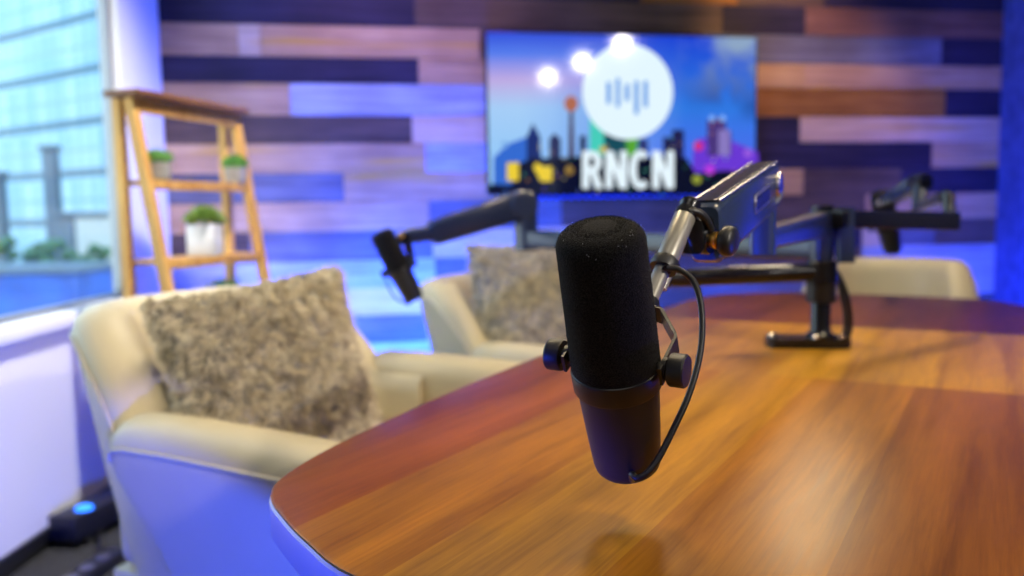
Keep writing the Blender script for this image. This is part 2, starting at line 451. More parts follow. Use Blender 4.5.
ZB = [2.75, 2.63, 2.51, 2.39, 2.27, 2.15, 2.03, 1.905, 1.775, 1.645, 1.535, 1.402, 1.284, 1.160, 1.037, .912, .785, .662, .541, .42, .30, .17, .05]
L0, R1 = -1.985, 1.955
T = lambda px: onwall(px, 140)[0]
ROWS = {
    6: [(L0, 'D'), (T(415), 'D'), (T(640), 'O'), (T(735), 'M'), (T(820), 'D'), (T(940), 'D')],
    7: [(L0, 'D'), (T(418), 'M'), (T(655), 'M'), (T(720), 'D'), (T(802), 'R')],
    8: [(L0, 'P'), (T(243), 'W'), (T(265), 'P'), (T(481), 'M'), (T(700), 'S'), (T(937), 'D')],
    9: [(L0, 'D'), (T(420), 'P'), (T(560), 'D'), (T(690), 'A'), (T(802), 'P')],
    10: [(L0, 'P'), (T(292), 'G'), (T(500), 'M'), (T(640), 'O'), (T(942), 'D')],
    11: [(L0, 'M'), (T(412), 'W'), (T(600), 'D'), (T(798), 'W')],
    12: [(L0, 'P'), (T(425), 'G'), (T(560), 'M'), (T(690), 'D'), (T(930), 'P')],
    13: [(L0, 'S'), (T(342), 'P'), (T(520), 'D'), (T(690), 'A'), (T(802), 'M'), (T(900), 'D')],
    14: [(L0, 'P'), (T(427), 'S'), (T(560), 'M'), (T(700), 'M'), (T(865), 'P')],
    15: [(L0, 'M'), (T(245), 'S'), (T(430), 'W'), (T(590), 'M'), (T(760), 'D'), (T(862), 'W'), (T(884), 'S'), (T(935), 'M')],
    16: [(L0, 'G'), (T(432), 'S'), (T(600), 'M'), (T(770), 'M'), (T(862), 'G')],
    17: [(L0, 'P'), (T(270), 'W'), (T(440), 'M'), (T(700), 'S'), (T(900), 'G')],
    18: [(L0, 'S'), (T(230), 'S'), (T(428), 'M'), (T(700), 'P'), (T(930), 'S')],
    19: [(L0, 'G'), (T(432), 'M'), (T(640), 'D'), (T(850), 'P')],
}
bm = NB()
MW = Matrix(((WD.x, WN.x, 0, W0.x), (WD.y, WN.y, 0, W0.y), (0, 0, 1, 0), (0, 0, 0, 1)))
box2(bm, (L0 - 0.2, -0.12, 0), (R1 + 0.5, 0.0, 2.75), mi=0)
rs = random.Random(3)
for i in range(len(ZB) - 1):
    row = ROWS.get(i)
    if row is None:
        row = []; t = L0
        while t < R1:
            row.append((t, rs.choice('DMPWGS'))); t += rs.uniform(.45, 1.1)
    for k, (t0, kd) in enumerate(row):
        t1 = row[k + 1][0] if k + 1 < len(row) else R1
        th = 0.016 + rs.uniform(0, .004)
        box2(bm, (t0 + .0008, 0.0, ZB[i + 1] + .0008), (t1 - .0008, th, ZB[i] - .0008), 0.0012, 1, mi=KEY.index(kd))
wb_o = struct(obj('wall_back', bm, [KW[k] for k in KEY], angle=20, recalc=True))
wb_o.matrix_basis = MW
# right return wall, textured
RW = Vector((0.10, -0.995, 0)).normalized()
ra = wall_pt(R1 - .02, 0, 0.0); rb = ra + RW * 7.4; rn = Vector((RW.y, -RW.x, 0))
mid = (ra + rb) / 2
bm = NB(); add_box(bm, (0.12, (rb - ra).length, 2.75), frame(Vector((mid.x, mid.y, 1.375)) + Vector((0.995, 0.1, 0)) * 0.06, (0, 0, 1), (0.995, 0.1, 0)))
struct(obj('wall_right', bm, M['blue_plaster']))

# ------------------------------------------------------------------ outside the window
bm = NB()
FACP = []
for k in range(25):
    s = k / 24; ang = math.radians(20 + 50 * s)
    FACP.append(Vector((-10 - 44 * math.sin(ang * .98) * s * 1.05, 46 + 34 * s ** 1.15, 0)))
uvl = bm.loops.layers.uv.new('UVMap')
acc = 0.0; prev = None
for k in range(len(FACP) - 1):
    a, b = FACP[k], FACP[k + 1]; l = (b - a).length
    n_ = Vector(((b - a).y, -(b - a).x, 0)).normalized() * -3
    va = [bm.verts.new((a.x, a.y, -9)), bm.verts.new((b.x, b.y, -9)), bm.verts.new((b.x, b.y, 46)), bm.verts.new((a.x, a.y, 46))]
    f = bm.faces.new(va)
    for lp, (uu, vv) in zip(f.loops, ((acc, -9), (acc + l, -9), (acc + l, 46), (acc, 46))): lp[uvl].uv = (uu, vv)
    vb = [bm.verts.new(v.co + Vector((-6, 14, 0))) for v in va]
    bm.faces.new((va[3], va[2], vb[2], vb[3])); bm.faces.new(list(reversed(vb)))
    acc += l
fm = bpy.data.materials.new('curtain_wall'); fm.use_nodes = True
nt = fm.node_tree; b = nt.nodes['Principled BSDF']
uvn = nt.nodes.new('ShaderNodeUVMap'); sx = nt.nodes.new('ShaderNodeSeparateXYZ'); nt.links.new(uvn.outputs[0], sx.inputs[0])


def line_mask(sock, period, width, shift=0.0):
    a = nt.nodes.new('ShaderNodeMath'); a.operation = 'ADD'; a.inputs[1].default_value = shift + 380
    nt.links.new(sock, a.inputs[0])
    d = nt.nodes.new('ShaderNodeMath'); d.operation = 'MODULO'; d.inputs[1].default_value = period; nt.links.new(a.outputs[0], d.inputs[0])
    c = nt.nodes.new('ShaderNodeMath'); c.operation = 'LESS_THAN'; c.inputs[1].default_value = width; nt.links.new(d.outputs[0], c.inputs[0])
    return c.outputs[0]


fl = line_mask(sx.outputs['Y'], 3.85, 0.62, 0.9); mu = line_mask(sx.outputs['X'], 1.5, 0.22); half = line_mask(sx.outputs['Y'], 3.85, 0.25, 2.8)
cn = nt.nodes.new('ShaderNodeMapping'); cn.inputs['Scale'].default_value = (0.667, 0.26, 1); nt.links.new(uvn.outputs[0], cn.inputs[0])
fo = nt.nodes.new('ShaderNodeVectorMath'); fo.operation = 'FLOOR'; nt.links.new(cn.outputs[0], fo.inputs[0])
wnz = nt.nodes.new('ShaderNodeTexWhiteNoise'); nt.links.new(fo.outputs[0], wnz.inputs[0])
cr = nt.nodes.new('ShaderNodeValToRGB'); cr.color_ramp.elements[0].color = (0.17, 0.36, 0.50, 1); cr.color_ramp.elements[1].color = (0.32, 0.50, 0.56, 1)
nt.links.new(wnz.outputs[0], cr.inputs[0])
col = cr.outputs[0]
for msk, cc in ((mu, (0.11, 0.27, 0.38, 1)), (half, (0.15, 0.31, 0.40, 1)), (fl, (0.03, 0.11, 0.17, 1))):
    mx = nt.nodes.new('ShaderNodeMix'); mx.data_type = 'RGBA'; nt.links.new(msk, mx.inputs[0]); nt.links.new(col, mx.inputs[6]); mx.inputs[7].default_value = cc
    col = mx.outputs[2]
nt.links.new(col, b.inputs['Base Color']); b.inputs['Roughness'].default_value = 0.25; b.inputs['Specular IOR Level'].default_value = 0.3
tw = obj('office_building', bm, fm, angle=30, recalc=False)
tag(tw, 'curved glass office building filling the view outside the window', 'building')
light('sun', 'SUN', (0, 0, 30), (-12, 22, 8), 2.2, (1.0, 0.96, 0.9), 0.02)

M['ground'] = mat('outdoor_ground', (0.218, 0.26, 0.187), rough=0.9, vary=0.25, vscale=0.15)
M['grey_build'] = mat('grey_facade', (0.094, 0.135, 0.177), rough=0.6, vary=0.2, vscale=0.8)
M['pale_build'] = mat('pale_facade', (0.374, 0.416, 0.416), rough=0.7, vary=0.08, vscale=0.6)
M['blue_reflection'] = mat('blue_glow_reflection', (0.021, 0.088, 0.416), rough=0.5, vary=0.35, vscale=0.6)  # blue of the reflected interior light, put into a solid colour
M['foliage'] = mat('tree_foliage', (0.052, 0.125, 0.062), rough=0.8, vary=0.5, vscale=1.2)
M['trunk'] = mat('tree_trunk', (0.10, 0.07, 0.05), rough=0.9)
bm = NB(); box2(bm, (-90, 8, -6.6), (30, 110, -6.0)); struct(obj('trim_1', bm, M['ground']))


def block(name, label, cat, px0, px1, ytop, d, base, m, group=None, roof=True, depth=6):
    a = P(px0, 200, d); b_ = P(px1, 200, d); top = P((px0 + px1) / 2, ytop, d).z
    w = b_.x - a.x
    t = thing(name, label, cat, ((a.x + b_.x) / 2, d + depth / 2, base), 0, group)
    bm = NB(); box2(bm, (-w / 2, -depth / 2, 0), (w / 2, depth / 2, top - base - .25), 0.05, 1); obj('wall', bm, m, t)
    bm = NB(); box2(bm, (-w / 2 - .15, -depth / 2 - .15, top - base - .25), (w / 2 + .15, depth / 2 + .15, top - base), 0.03, 1); obj('roof', bm, M['grey_build'], t)
    return t


block('reflection_block', 'slim grey block in place of a reflection in the office glass', 'reflection_block', 47, 59, 146, 52, -6, M['grey_build'], depth=.7)  # solid grey block added in place of a reflection in the facade
block('reflection_block', 'grey block in place of a reflection at the left edge of the window view', 'reflection_block', -14, 4, 172, 50, -6, M['grey_build'], depth=.7)  # second added block, also in place of a facade reflection
block('low_block', 'squat grey building at the foot of the slim grey block', 'building', 56, 75, 212, 47, -6, M['grey_build'], depth=2)
block('low_block', 'pale low building beside the window frame, behind the trees', 'building', 76, 118, 212, 46, -6, M['pale_build'], depth=3)
block('low_block', 'made-up long blue block in place of a blue reflection just above the window sill', 'building', -60, 74, 268, 34, -6, M['blue_reflection'], depth=4)  # made-up block in place of blue interior light mirrored in the pane


def tree(loc, r, h, label, seed):
    rr = random.Random(seed)
    t = thing('tree', label, 'tree', loc, 0, 'trees outside the window')
    bm = NB(); add_tube(bm, [(0, 0, 0), (0.05, 0, h * .6)], 0.16, 8, r2=0.09); obj('trunk', bm, M['trunk'], t)
    bm = NB()
    for k in range(16):
        c = Vector((rr.uniform(-.7, .7) * r, rr.uniform(-.6, .6) * r, h * .55 + rr.uniform(0, .42) * h)); s = r * rr.uniform(.35, .55)
        q = bmesh.ops.create_icosphere(bm, subdivisions=2, radius=s)
        for v in q['verts']: v.co = v.co * rr.uniform(.85, 1.12) + c
    obj('foliage', bm, M['foliage'], t)


TL = ['bushy green tree farthest left in the window view', 'green tree before the slim grey block', 'green tree before the squat grey building', 'green tree before the pale low building', 'green tree close to the window frame']
for k, (px, yt, d) in enumerate(((8, 238, 40), (32, 243, 41), (54, 240, 40), (76, 246, 42), (97, 244, 41))):
    p = P(px, yt, d); tree((p.x, p.y, -6), .62, p.z + 6, TL[k], k)

# ------------------------------------------------------------------ television
TV = thing('television', 'wall mounted flat television showing a city skyline at dusk', 'television', (0, 0, 0), mtx=Matrix(((WD.x, WN.x, 0, W0.x), (WD.y, WN.y, 0, W0.y), (0, 0, 1, 0), (0, 0, 0, 1))) @ Matrix.Translation((0.008, 0.02, 1.056)))
TX, TZ, TW, TH, TOFF = 0.008, 1.056, 1.248, 0.700, 0.058
bm = NB(); box2(bm, (-TW / 2, 0.012, 0), (TW / 2, TOFF - .002, TH), 0.006); obj('housing', bm, M['black_gloss'], TV)
bm = NB(); box2(bm, (-.2, 0, .15), (.2, .0125, .55), .003); obj('wall_bracket', bm, M['black_metal'], TV)


def tvp(x, y):
    """point of the enlarged screen crop -> local (x, z)"""
    t, z = onwall(470 + x / 2.88, 10 + y / 2.88, TOFF + .02); return t - TX, z - TZ


def tv_poly(name, pts, m, layer, parent, raw=False):
    bm = NB(); q = pts if raw else [tvp(*p) for p in pts]
    y0 = TOFF; y1 = TOFF + layer * 0.0003
    lo = [bm.verts.new((a, y0, c)) for a, c in q]; hi = [bm.verts.new((a, y1, c)) for a, c in q]
    n = len(q); bm.faces.new(lo); bm.faces.new(hi)
    for i in range(n): bm.faces.new((lo[i], lo[(i + 1) % n], hi[(i + 1) % n], hi[i]))
    return obj(name, bm, m, parent)


# screen with the evening sky
sm = bpy.data.materials.new('screen_sky'); sm.use_nodes = True
nt = sm.node_tree; b = nt.nodes['Principled BSDF']; b.inputs['Base Color'].default_value = (0.004, 0.004, 0.006, 1); b.inputs['Roughness'].default_value = 0.07
tc = nt.nodes.new('ShaderNodeTexCoord'); sx = nt.nodes.new('ShaderNodeSeparateXYZ'); nt.links.new(tc.outputs['Object'], sx.inputs[0])


def maprange(sock, a, b_):
    n = nt.nodes.new('ShaderNodeMapRange'); n.inputs[1].default_value = a; n.inputs[2].default_value = b_; nt.links.new(sock, n.inputs[0]); return n.outputs[0]


hx = maprange(sx.outputs['X'], -TW / 2, TW / 2); hz = maprange(sx.outputs['Z'], 0.05, TH)
rl = nt.nodes.new('ShaderNodeValToRGB'); rl.color_ramp.elements[0].position = .2; rl.color_ramp.elements[0].color = srgb(150, 200, 245)
rl.color_ramp.elements[1].position = 1.0; rl.color_ramp.elements[1].color = srgb(40, 70, 215)
e = rl.color_ramp.elements.new(.5); e.color = srgb(165, 205, 245)
e = rl.color_ramp.elements.new(.68); e.color = srgb(190, 170, 225)
e = rl.color_ramp.elements.new(.85); e.color = srgb(85, 125, 235)
rr_ = nt.nodes.new('ShaderNodeValToRGB'); rr_.color_ramp.elements[0].position = .2; rr_.color_ramp.elements[0].color = srgb(70, 110, 235)
rr_.color_ramp.elements[1].position = 1.0; rr_.color_ramp.elements[1].color = srgb(20, 60, 210)
e = rr_.color_ramp.elements.new(.5); e.color = srgb(45, 120, 225)
nt.links.new(hz, rl.inputs[0]); nt.links.new(hz, rr_.inputs[0])
mx = nt.nodes.new('ShaderNodeMix'); mx.data_type = 'RGBA'
hx2 = maprange(hx, .12, .72); nt.links.new(hx2, mx.inputs[0]); nt.links.new(rl.outputs[0], mx.inputs[6]); nt.links.new(rr_.outputs[0], mx.inputs[7])
# clouds in the upper right
nz = nt.nodes.new('ShaderNodeTexNoise'); nz.inputs['Scale'].default_value = 5.5; nz.inputs['Detail'].default_value = 5; nt.links.new(tc.outputs['Object'], nz.inputs[0])
cm = nt.nodes.new('ShaderNodeMath'); cm.operation = 'MULTIPLY'
cx_ = maprange(hx, .68, .9); nt.links.new(cx_, cm.inputs[0]); nt.links.new(maprange(nz.outputs[0], .40, .58), cm.inputs[1])
cm2 = nt.nodes.new('ShaderNodeMath'); cm2.operation = 'MULTIPLY'; nt.links.new(cm.outputs[0], cm2.inputs[0]); nt.links.new(maprange(hz, .38, .60), cm2.inputs[1])
cc = nt.nodes.new('ShaderNodeValToRGB'); cc.color_ramp.elements[0].color = srgb(30, 52, 125); cc.color_ramp.elements[1].color = srgb(140, 165, 195)
nt.links.new(maprange(hz, .52, .92), cc.inputs[0])
mx2 = nt.nodes.new('ShaderNodeMix'); mx2.data_type = 'RGBA'; nt.links.new(cm2.outputs[0], mx2.inputs[0]); nt.links.new(mx.outputs[2], mx2.inputs[6]); nt.links.new(cc.outputs[0], mx2.inputs[7])
nt.links.new(mx2.outputs[2], b.inputs['Emission Color']); b.inputs['Emission Strength'].default_value = 1.0
bm = NB(); box2(bm, (-TW / 2 + .008, TOFF - .004, .022), (TW / 2 - .008, TOFF, TH - .008)); SCR = obj('screen', bm, sm, TV)
def S_(n, c, s=1.0):
    m = screen_mat(n, srgb(*c), s)
    if n in ('pic_black', 'pic_pine', 'pic_night', 'pic_navy', 'pic_violet', 'pic_plum', 'pic_teal', 'pic_slate'):
        nt = m.node_tree; b = nt.nodes['Principled BSDF']; tc = nt.nodes.new('ShaderNodeTexCoord')
        mp = nt.nodes.new('ShaderNodeMapping'); mp.inputs['Scale'].default_value = (46, 0, 46); nt.links.new(tc.outputs['Object'], mp.inputs[0])
        v = nt.nodes.new('ShaderNodeTexVoronoi'); v.inputs['Scale'].default_value = 1.0; nt.links.new(mp.outputs[0], v.inputs['Vector'])
        lt = nt.nodes.new('ShaderNodeMath'); lt.operation = 'LESS_THAN'; lt.inputs[1].default_value = .20; nt.links.new(v.outputs['Distance'], lt.inputs[0])
        hs = nt.nodes.new('ShaderNodeSeparateColor'); nt.links.new(v.outputs['Color'], hs.inputs[0])
        rp = nt.nodes.new('ShaderNodeValToRGB'); rp.color_ramp.interpolation = 'CONSTANT'
        e_ = rp.color_ramp.elements; e_[0].color = srgb(*c); e_[1].position = .45; e_[1].color = srgb(210, 150, 50)
        for p_, cc_ in ((.6, (90, 190, 150)), (.72, (120, 90, 230)), (.82, (90, 140, 220)), (.92, (225, 215, 150))):
            q = e_.new(p_); q.color = srgb(*cc_)
        nt.links.new(hs.outputs[0], rp.inputs[0])
        mx = nt.nodes.new('ShaderNodeMix'); mx.data_type = 'RGBA'; nt.links.new(lt.outputs[0], mx.inputs[0]); mx.inputs[6].default_value = srgb(*c); nt.links.new(rp.outputs[0], mx.inputs[7])
        nt.links.new(mx.outputs[2], b.inputs['Emission Color'])
    return m



tv_poly('pictured_building', [(68, 505), (68, 425), (110, 385), (165, 365), (165, 505)], S_('pic_blue', (50, 105, 205)), 1, SCR)
tv_poly('pictured_building', [(163, 440), (163, 365), (181, 326), (202, 365), (206, 440)], S_('pic_navy', (22, 42, 105)), 2, SCR)
tv_poly('pictured_building', [(228, 440), (228, 372), (243, 354), (261, 372), (261, 440)], S_('pic_slate', (38, 44, 84)), 2, SCR)
tv_poly('pictured_tower', [(283, 440), (286, 292), (297, 292), (301, 440)], S_('pic_brown', (72, 52, 66)), 2, SCR)
tv_poly('pictured_tower', [(291 + 20 * math.cos(a * math.pi / 8), 270 + 23 * math.sin(a * math.pi / 8)) for a in range(16)], S_('pic_rust', (175, 105, 75)), 3, SCR)
tv_poly('pictured_building', [(316, 440), (316, 362), (334, 362), (334, 440)], S_('pic_dark', (24, 34, 66)), 2, SCR)
tv_poly('pictured_building', [(345, 440), (345, 300), (352, 290), (386, 340), (386, 440)], S_('pic_teal', (70, 205, 185)), 2, SCR)
tv_poly('pictured_building', [(386, 440), (386, 350), (452, 360), (452, 440)], S_('pic_pine', (22, 75, 85)), 2, SCR)
tv_poly('pictured_building', [(452, 440), (445, 365), (485, 365), (478, 440)], S_('pic_lime', (85, 165, 40)), 2, SCR)
tv_poly('pictured_building', [(485, 440), (485, 372), (512, 372), (512, 440)], S_('pic_dusk', (45, 55, 110)), 2, SCR)
tv_poly('pictured_building', [(556, 445), (556, 366), (582, 366), (582, 345), (616, 345), (616, 445)], S_('pic_night', (30, 32, 72)), 2, SCR)
tv_poly('pictured_building', [(640, 480), (642, 412), (655, 372), (690, 366), (742, 372), (830, 410), (830, 490)], S_('pic_violet', (105, 55, 210)), 2, SCR)
tv_poly('pictured_building', [(683, 420), (683, 318), (700, 310), (735, 310), (737, 345), (752, 350), (752, 420)], S_('pic_plum', (72, 52, 120)), 3, SCR)
tv_poly('pictured_building', [(715, 420), (715, 345), (748, 345), (748, 420)], S_('pic_lilac', (135, 120, 190)), 4, SCR)
tv_poly('pictured_ground', [(50, 532), (50, 500), (118, 505), (142, 442), (175, 428), (290, 424), (330, 420), (600, 425), (622, 425), (650, 470), (735, 462), (800, 470), (833, 455), (833, 532)], S_('pic_black', (6, 9, 16)), 5, SCR)
for q in ([(106, 492), (106, 440), (140, 438), (140, 492)], [(182, 455), (190, 438), (212, 452), (236, 450), (236, 494), (205, 494)]):
    tv_poly('pictured_lights', q, S_('pic_yellow', (235, 205, 30)), 6, SCR)
for cx, cy, r, c in ((286, 462, 13, (150, 120, 40)), (653, 488, 13, (150, 160, 45)), (697, 312, 9, (130, 180, 255)), (727, 312, 9, (130, 180, 255)), (658, 392, 14, (205, 50, 130)), (800, 412, 13, (150, 90, 220)), (690, 460, 14, (190, 60, 220)), (383, 402, 10, (210, 180, 60)), (100, 388, 10, (120, 170, 230))):
    tv_poly('pictured_lights', [(cx + r * math.cos(a * math.pi / 8), cy + r * math.sin(a * math.pi / 8)) for a in range(16)], S_('pic_spot_%d' % cx, c), 6, SCR)
cx, cz = tvp(455, 236); ex, _ = tvp(584, 236); R = ex - cx
disc = tv_poly('logo_disc', [(cx + R * math.cos(a * math.pi / 32), cz + R * math.sin(a * math.pi / 32)) for a in range(64)], S_('logo_white', (228, 247, 255)), 7, TV, raw=True)
for x0, x1, y0, y1 in ((393, 405, 208, 270), (420, 431, 197, 280), (446, 458, 214, 262), (473, 485, 205, 300), (499, 511, 205, 280)):
    tv_poly('logo_bar', [(x0, y0), (x1, y0), (x1, y1), (x0, y1)], S_('logo_blue', (70, 145, 228)), 9, disc)
# lettering RNCN, bold condensed capitals
LET = S_('letter_white', (232, 248, 255))


def letters():
    bm = NB()
    def quad(pts, k=9):
        q = [tvp(*p) for p in pts]; y0, y1 = TOFF, TOFF + .0003 * k
        lo = [bm.verts.new((a, y0, c)) for a, c in q]; hi = [bm.verts.new((a, y1, c)) for a, c in q]; n = len(q)
        bm.faces.new(lo); bm.faces.new(hi)
        for i in range(n): bm.faces.new((lo[i], lo[(i + 1) % n], hi[(i + 1) % n], hi[i]))
    def arc(cx, cy, rx, ry, a0, a1, wx, wy, n=14):
        for i in range(n):
            a, b_ = math.radians(a0 + (a1 - a0) * i / n), math.radians(a0 + (a1 - a0) * (i + 1) / n)
            quad([(cx + rx * math.cos(a), cy - ry * math.sin(a)), (cx + rx * math.cos(b_), cy - ry * math.sin(b_)),
                  (cx + (rx - wx) * math.cos(b_), cy - (ry - wy) * math.sin(b_)), (cx + (rx - wx) * math.cos(a), cy - (ry - wy) * math.sin(a))])
    Y0, Y1 = 406, 514
    def R_(x):
        quad([(x, Y0), (x + 20, Y0), (x + 20, Y1), (x, Y1)])
        quad([(x + 20, Y0), (x + 30, Y0), (x + 30, Y0 + 18), (x + 20, Y0 + 18)]); quad([(x + 20, Y0 + 46), (x + 30, Y0 + 46), (x + 30, Y0 + 64), (x + 20, Y0 + 64)])
        arc(x + 28, Y0 + 32, 28, 32, -90, 90, 20, 17)
        quad([(x + 22, Y0 + 62), (x + 41, Y0 + 56), (x + 60, Y1), (x + 38, Y1)])
    def N_(x):
        quad([(x, Y0), (x + 20, Y0), (x + 20, Y1), (x, Y1)]); quad([(x + 42, Y0), (x + 62, Y0), (x + 62, Y1), (x + 42, Y1)])
        quad([(x + 1, Y0), (x + 22, Y0), (x + 61, Y1), (x + 40, Y1)], 8)
    def C_(x):
        arc(x + 33, Y0 + 54, 33, 56, 50, 310, 21, 19, 22)
    R_(323); N_(390); C_(458); N_(525)
    return bm


obj('lettering', letters(), LET, TV)
# blue light strip under the television
bm = NB(); box2(bm, (-TW / 2 + .05, .018, -.022), (TW / 2 - .05, .03, -.002), .002); strip = obj('light_strip', bm, M['black_gloss'], TV)
dm = mat('blue_diode', (0.02, 0.05, 0.5), emit=(0.02, 0.07, 1.0), estr=.7)
bm = NB()
for k in range(34):
    x = -TW / 2 + .07 + k * .0335
    box2(bm, (x, .029, -.019), (x + .016, .033, -.005), .002, 1)
obj('light_diodes', bm, dm, strip)

# ------------------------------------------------------------------ ceiling lamps behind the camera, whose reflections show on the screen
lampm = mat('lamp_lens', (0.9, 0.9, 0.9), emit=(1.0, 0.93, 0.84), estr=130)


def ceiling_lamp(k, loc, aimed, label, power=0, beam=14):
    loc = Vector(loc); d = (Vector(aimed) - loc).normalized()
    t = thing('ceiling_lamp', label, 'lamp', mtx=frame(loc, d), group='ceiling lamps behind the viewer')
    bm = NB(); add_lathe(bm, [(.03, -.14), (.075, -.13), (.085, -.02), (.085, .01), (.076, .01), (.074, -.004), (0, -.004)], seg=24); obj('shade', bm, M['lamp_shell'], t)
    bm = NB(); add_lathe(bm, [(.072, -.0035), (.060, .004), (0, .006)], seg=24); obj('lens', bm, lampm, t)
    inv = t.matrix_basis.inverted(); top = inv @ Vector((loc[0], loc[1], 2.75))
    bm = NB(); add_tube(bm, [Vector((0, 0, -.12)), top], .008, 8); obj('stem', bm, M['lamp_shell'], t)
    if power: light('lamp_beam', 'SPOT', loc + d * .02, aimed, power, NEUT, 0.06, angle=beam, blend=.6)
    return t


BEAMS = [((-.37, 1.58, .76), 430, 11.5), ((.22, 2.55, .70), 330, 12), ((-.4, 3.2, 1.2), 0, 10), ((-1.0, 3.2, 1.0), 0, 10)]
RL = ['track lamp reflected lowest at the left of the screen', 'track lamp reflected left of the white disc', 'track lamp reflected over the top of the white disc', 'track lamp reflected inside the white disc']
for k, (px, py, zl) in enumerate(((548, 77, 2.50), (582, 62, 2.50), (622, 43, 2.50), (641, 66, 2.50))):
    d = ray(px, py).normalized(); hit = CAM + d * (((W0 + WN * (TOFF + .02) - CAM).dot(WN)) / d.dot(WN))
    rf = d - WN * 2 * d.dot(WN); s = (zl - hit.z) / rf.z
    s = min(s, 6.6 / abs(rf.y))
    ceiling_lamp(k, hit + rf * s, *BEAMS[k][:1], RL[k], *BEAMS[k][1:])

# ------------------------------------------------------------------ table
TAZ = math.radians(60)                                   # long direction of the table
TZT = 0.74
TB = thing('conference_table', 'long wooden conference table with a glossy brown veneer top', 'table', (0, 0, 0), TAZ)
# local x = along (u), local y = -v
OUT = [(.405, .10), (.412, .22), (.436, .382), (.467, .457), (.499, .515), (.530, .560), (.576, .591), (.664, .617), (.766, .634), (.96, .659), (1.23, .681), (1.6, .704), (2.02, .722), (2.18, .728), (2.29, .718), (2.39, .690), (2.46, .640), (2.505, .56), (2.522, .45), (2.528, .3), (2.52, .16), (2.49, .05), (2.43, -.02), (2.33, -.065), (2.2, -.09), (1.9, -.115), (1.5, -.125), (1.1, -.11), (.8, -.085), (.62, -.06), (.53, -.03), (.455, .02)]
ol = [Vector((x, y, 0)) for x, y in OUT]
den = smooth_path(ol + [ol[0]], 5)[:-1]
den = [(p.x, p.y) for p in den]


def inset(pts, d):
    out = []; n = len(pts)
    for i in range(n):
        a = Vector(pts[i - 1]); c = Vector(pts[(i + 1) % n]); tdir = (c - a).normalized(); nrm = Vector((-tdir.y, tdir.x))
        out.append((pts[i][0] + nrm.x * d, pts[i][1] + nrm.y * d))
    return out


area = sum(den[i][0] * den[(i + 1) % len(den)][1] - den[(i + 1) % len(den)][0] * den[i][1] for i in range(len(den)))
sgn = 1 if area > 0 else -1
# veneer: three sections, strips of differing tone
vm = bpy.data.materials.new('table_veneer'); vm.use_nodes = True
nt = vm.node_tree; b = nt.nodes['Principled BSDF']
tc = nt.nodes.new('ShaderNodeTexCoord'); sx = nt.nodes.new('ShaderNodeSeparateXYZ'); nt.links.new(tc.outputs['Object'], sx.inputs[0])


def grain(scale, seed):
    mp = nt.nodes.new('ShaderNodeMapping'); mp.inputs['Scale'].default_value = scale; mp.inputs['Location'].default_value = (seed, seed * 2, 0)
    nt.links.new(tc.outputs['Object'], mp.inputs[0])
    n = nt.nodes.new('ShaderNodeTexNoise'); n.inputs['Scale'].default_value = 1; n.inputs['Detail'].default_value = 8; n.inputs['Roughness'].default_value = .6; n.inputs['Distortion'].default_value = .5
    nt.links.new(mp.outputs[0], n.inputs[0]); return n.outputs[0]


def ramp(sock, stops, const=False):
    r = nt.nodes.new('ShaderNodeValToRGB'); r.color_ramp.interpolation = 'CONSTANT' if const else 'LINEAR'
    els = r.color_ramp.elements
    while len(els) < len(stops): els.new(.5)
    for e_, (p, c) in zip(els, stops): e_.position = p; e_.color = c
    nt.links.new(sock, r.inputs[0]); return r.outputs[0]


def mixc(fac, a, b_, mode='MIX'):
    m_ = nt.nodes.new('ShaderNodeMix'); m_.data_type = 'RGBA'; m_.blend_type = mode
    if isinstance(fac, float): m_.inputs[0].default_value = fac
    else: nt.links.new(fac, m_.inputs[0])
    for s_, v in ((6, a), (7, b_)):
        if isinstance(v, tuple): m_.inputs[s_].default_value = v
        else: nt.links.new(v, m_.inputs[s_])
    return m_.outputs[2]


def step(sock, at):
    n = nt.nodes.new('ShaderNodeMath'); n.operation = 'GREATER_THAN'; n.inputs[1].default_value = at; nt.links.new(sock, n.inputs[0]); return n.outputs[0]


g1 = grain((2.2, 34, 1), 3.0); g2 = grain((1.1, 9, 1), 8.0); gx_ = grain((3.0, 26, 1), 12.0); fine = grain((12, 260, 1), 5.0)
ymap = nt.nodes.new('ShaderNodeMapRange'); ymap.inputs[1].default_value = -.15; ymap.inputs[2].default_value = .75
nt.links.new(sx.outputs['Y'], ymap.inputs[0])
RED, AMB, GOLD, BRN = srgb(140, 72, 26), srgb(180, 118, 28), srgb(198, 140, 36), srgb(126, 64, 18)
strip_c = ramp(ymap.outputs[0], [(0, srgb(160, 104, 34)), (.14, srgb(154, 96, 28)), (.27, AMB), (.42, GOLD), (.57, AMB), (.70, srgb(160, 88, 28)), (.81, RED), (.91, srgb(142, 70, 28))], True)
strip_f = ramp(ymap.outputs[0], [(0, srgb(104, 54, 26)), (.2, srgb(116, 60, 28)), (.45, srgb(126, 68, 32)), (.68, srgb(112, 58, 26)), (.85, srgb(104, 54, 26))], True)
strip_m = ramp(ymap.outputs[0], [(0, srgb(196, 142, 36)), (.25, srgb(204, 150, 42)), (.5, srgb(196, 138, 36)), (.75, srgb(172, 108, 30))], True)
sec = mixc(step(sx.outputs['X'], 1.268), strip_c, strip_m); sec = mixc(step(sx.outputs['X'], 1.845), sec, strip_f)
gr = ramp(g1, [(.30, (.60, .52, .46, 1)), (.52, (1, 1, 1, 1)), (.75, (1.15, 1.12, 1.05, 1))])
gr2 = ramp(g2, [(.32, (.74, .68, .62, 1)), (.62, (1.08, 1.06, 1.03, 1))])
gr3 = ramp(fine, [(.32, (.80, .78, .76, 1)), (.6, (1, 1, 1, 1))])
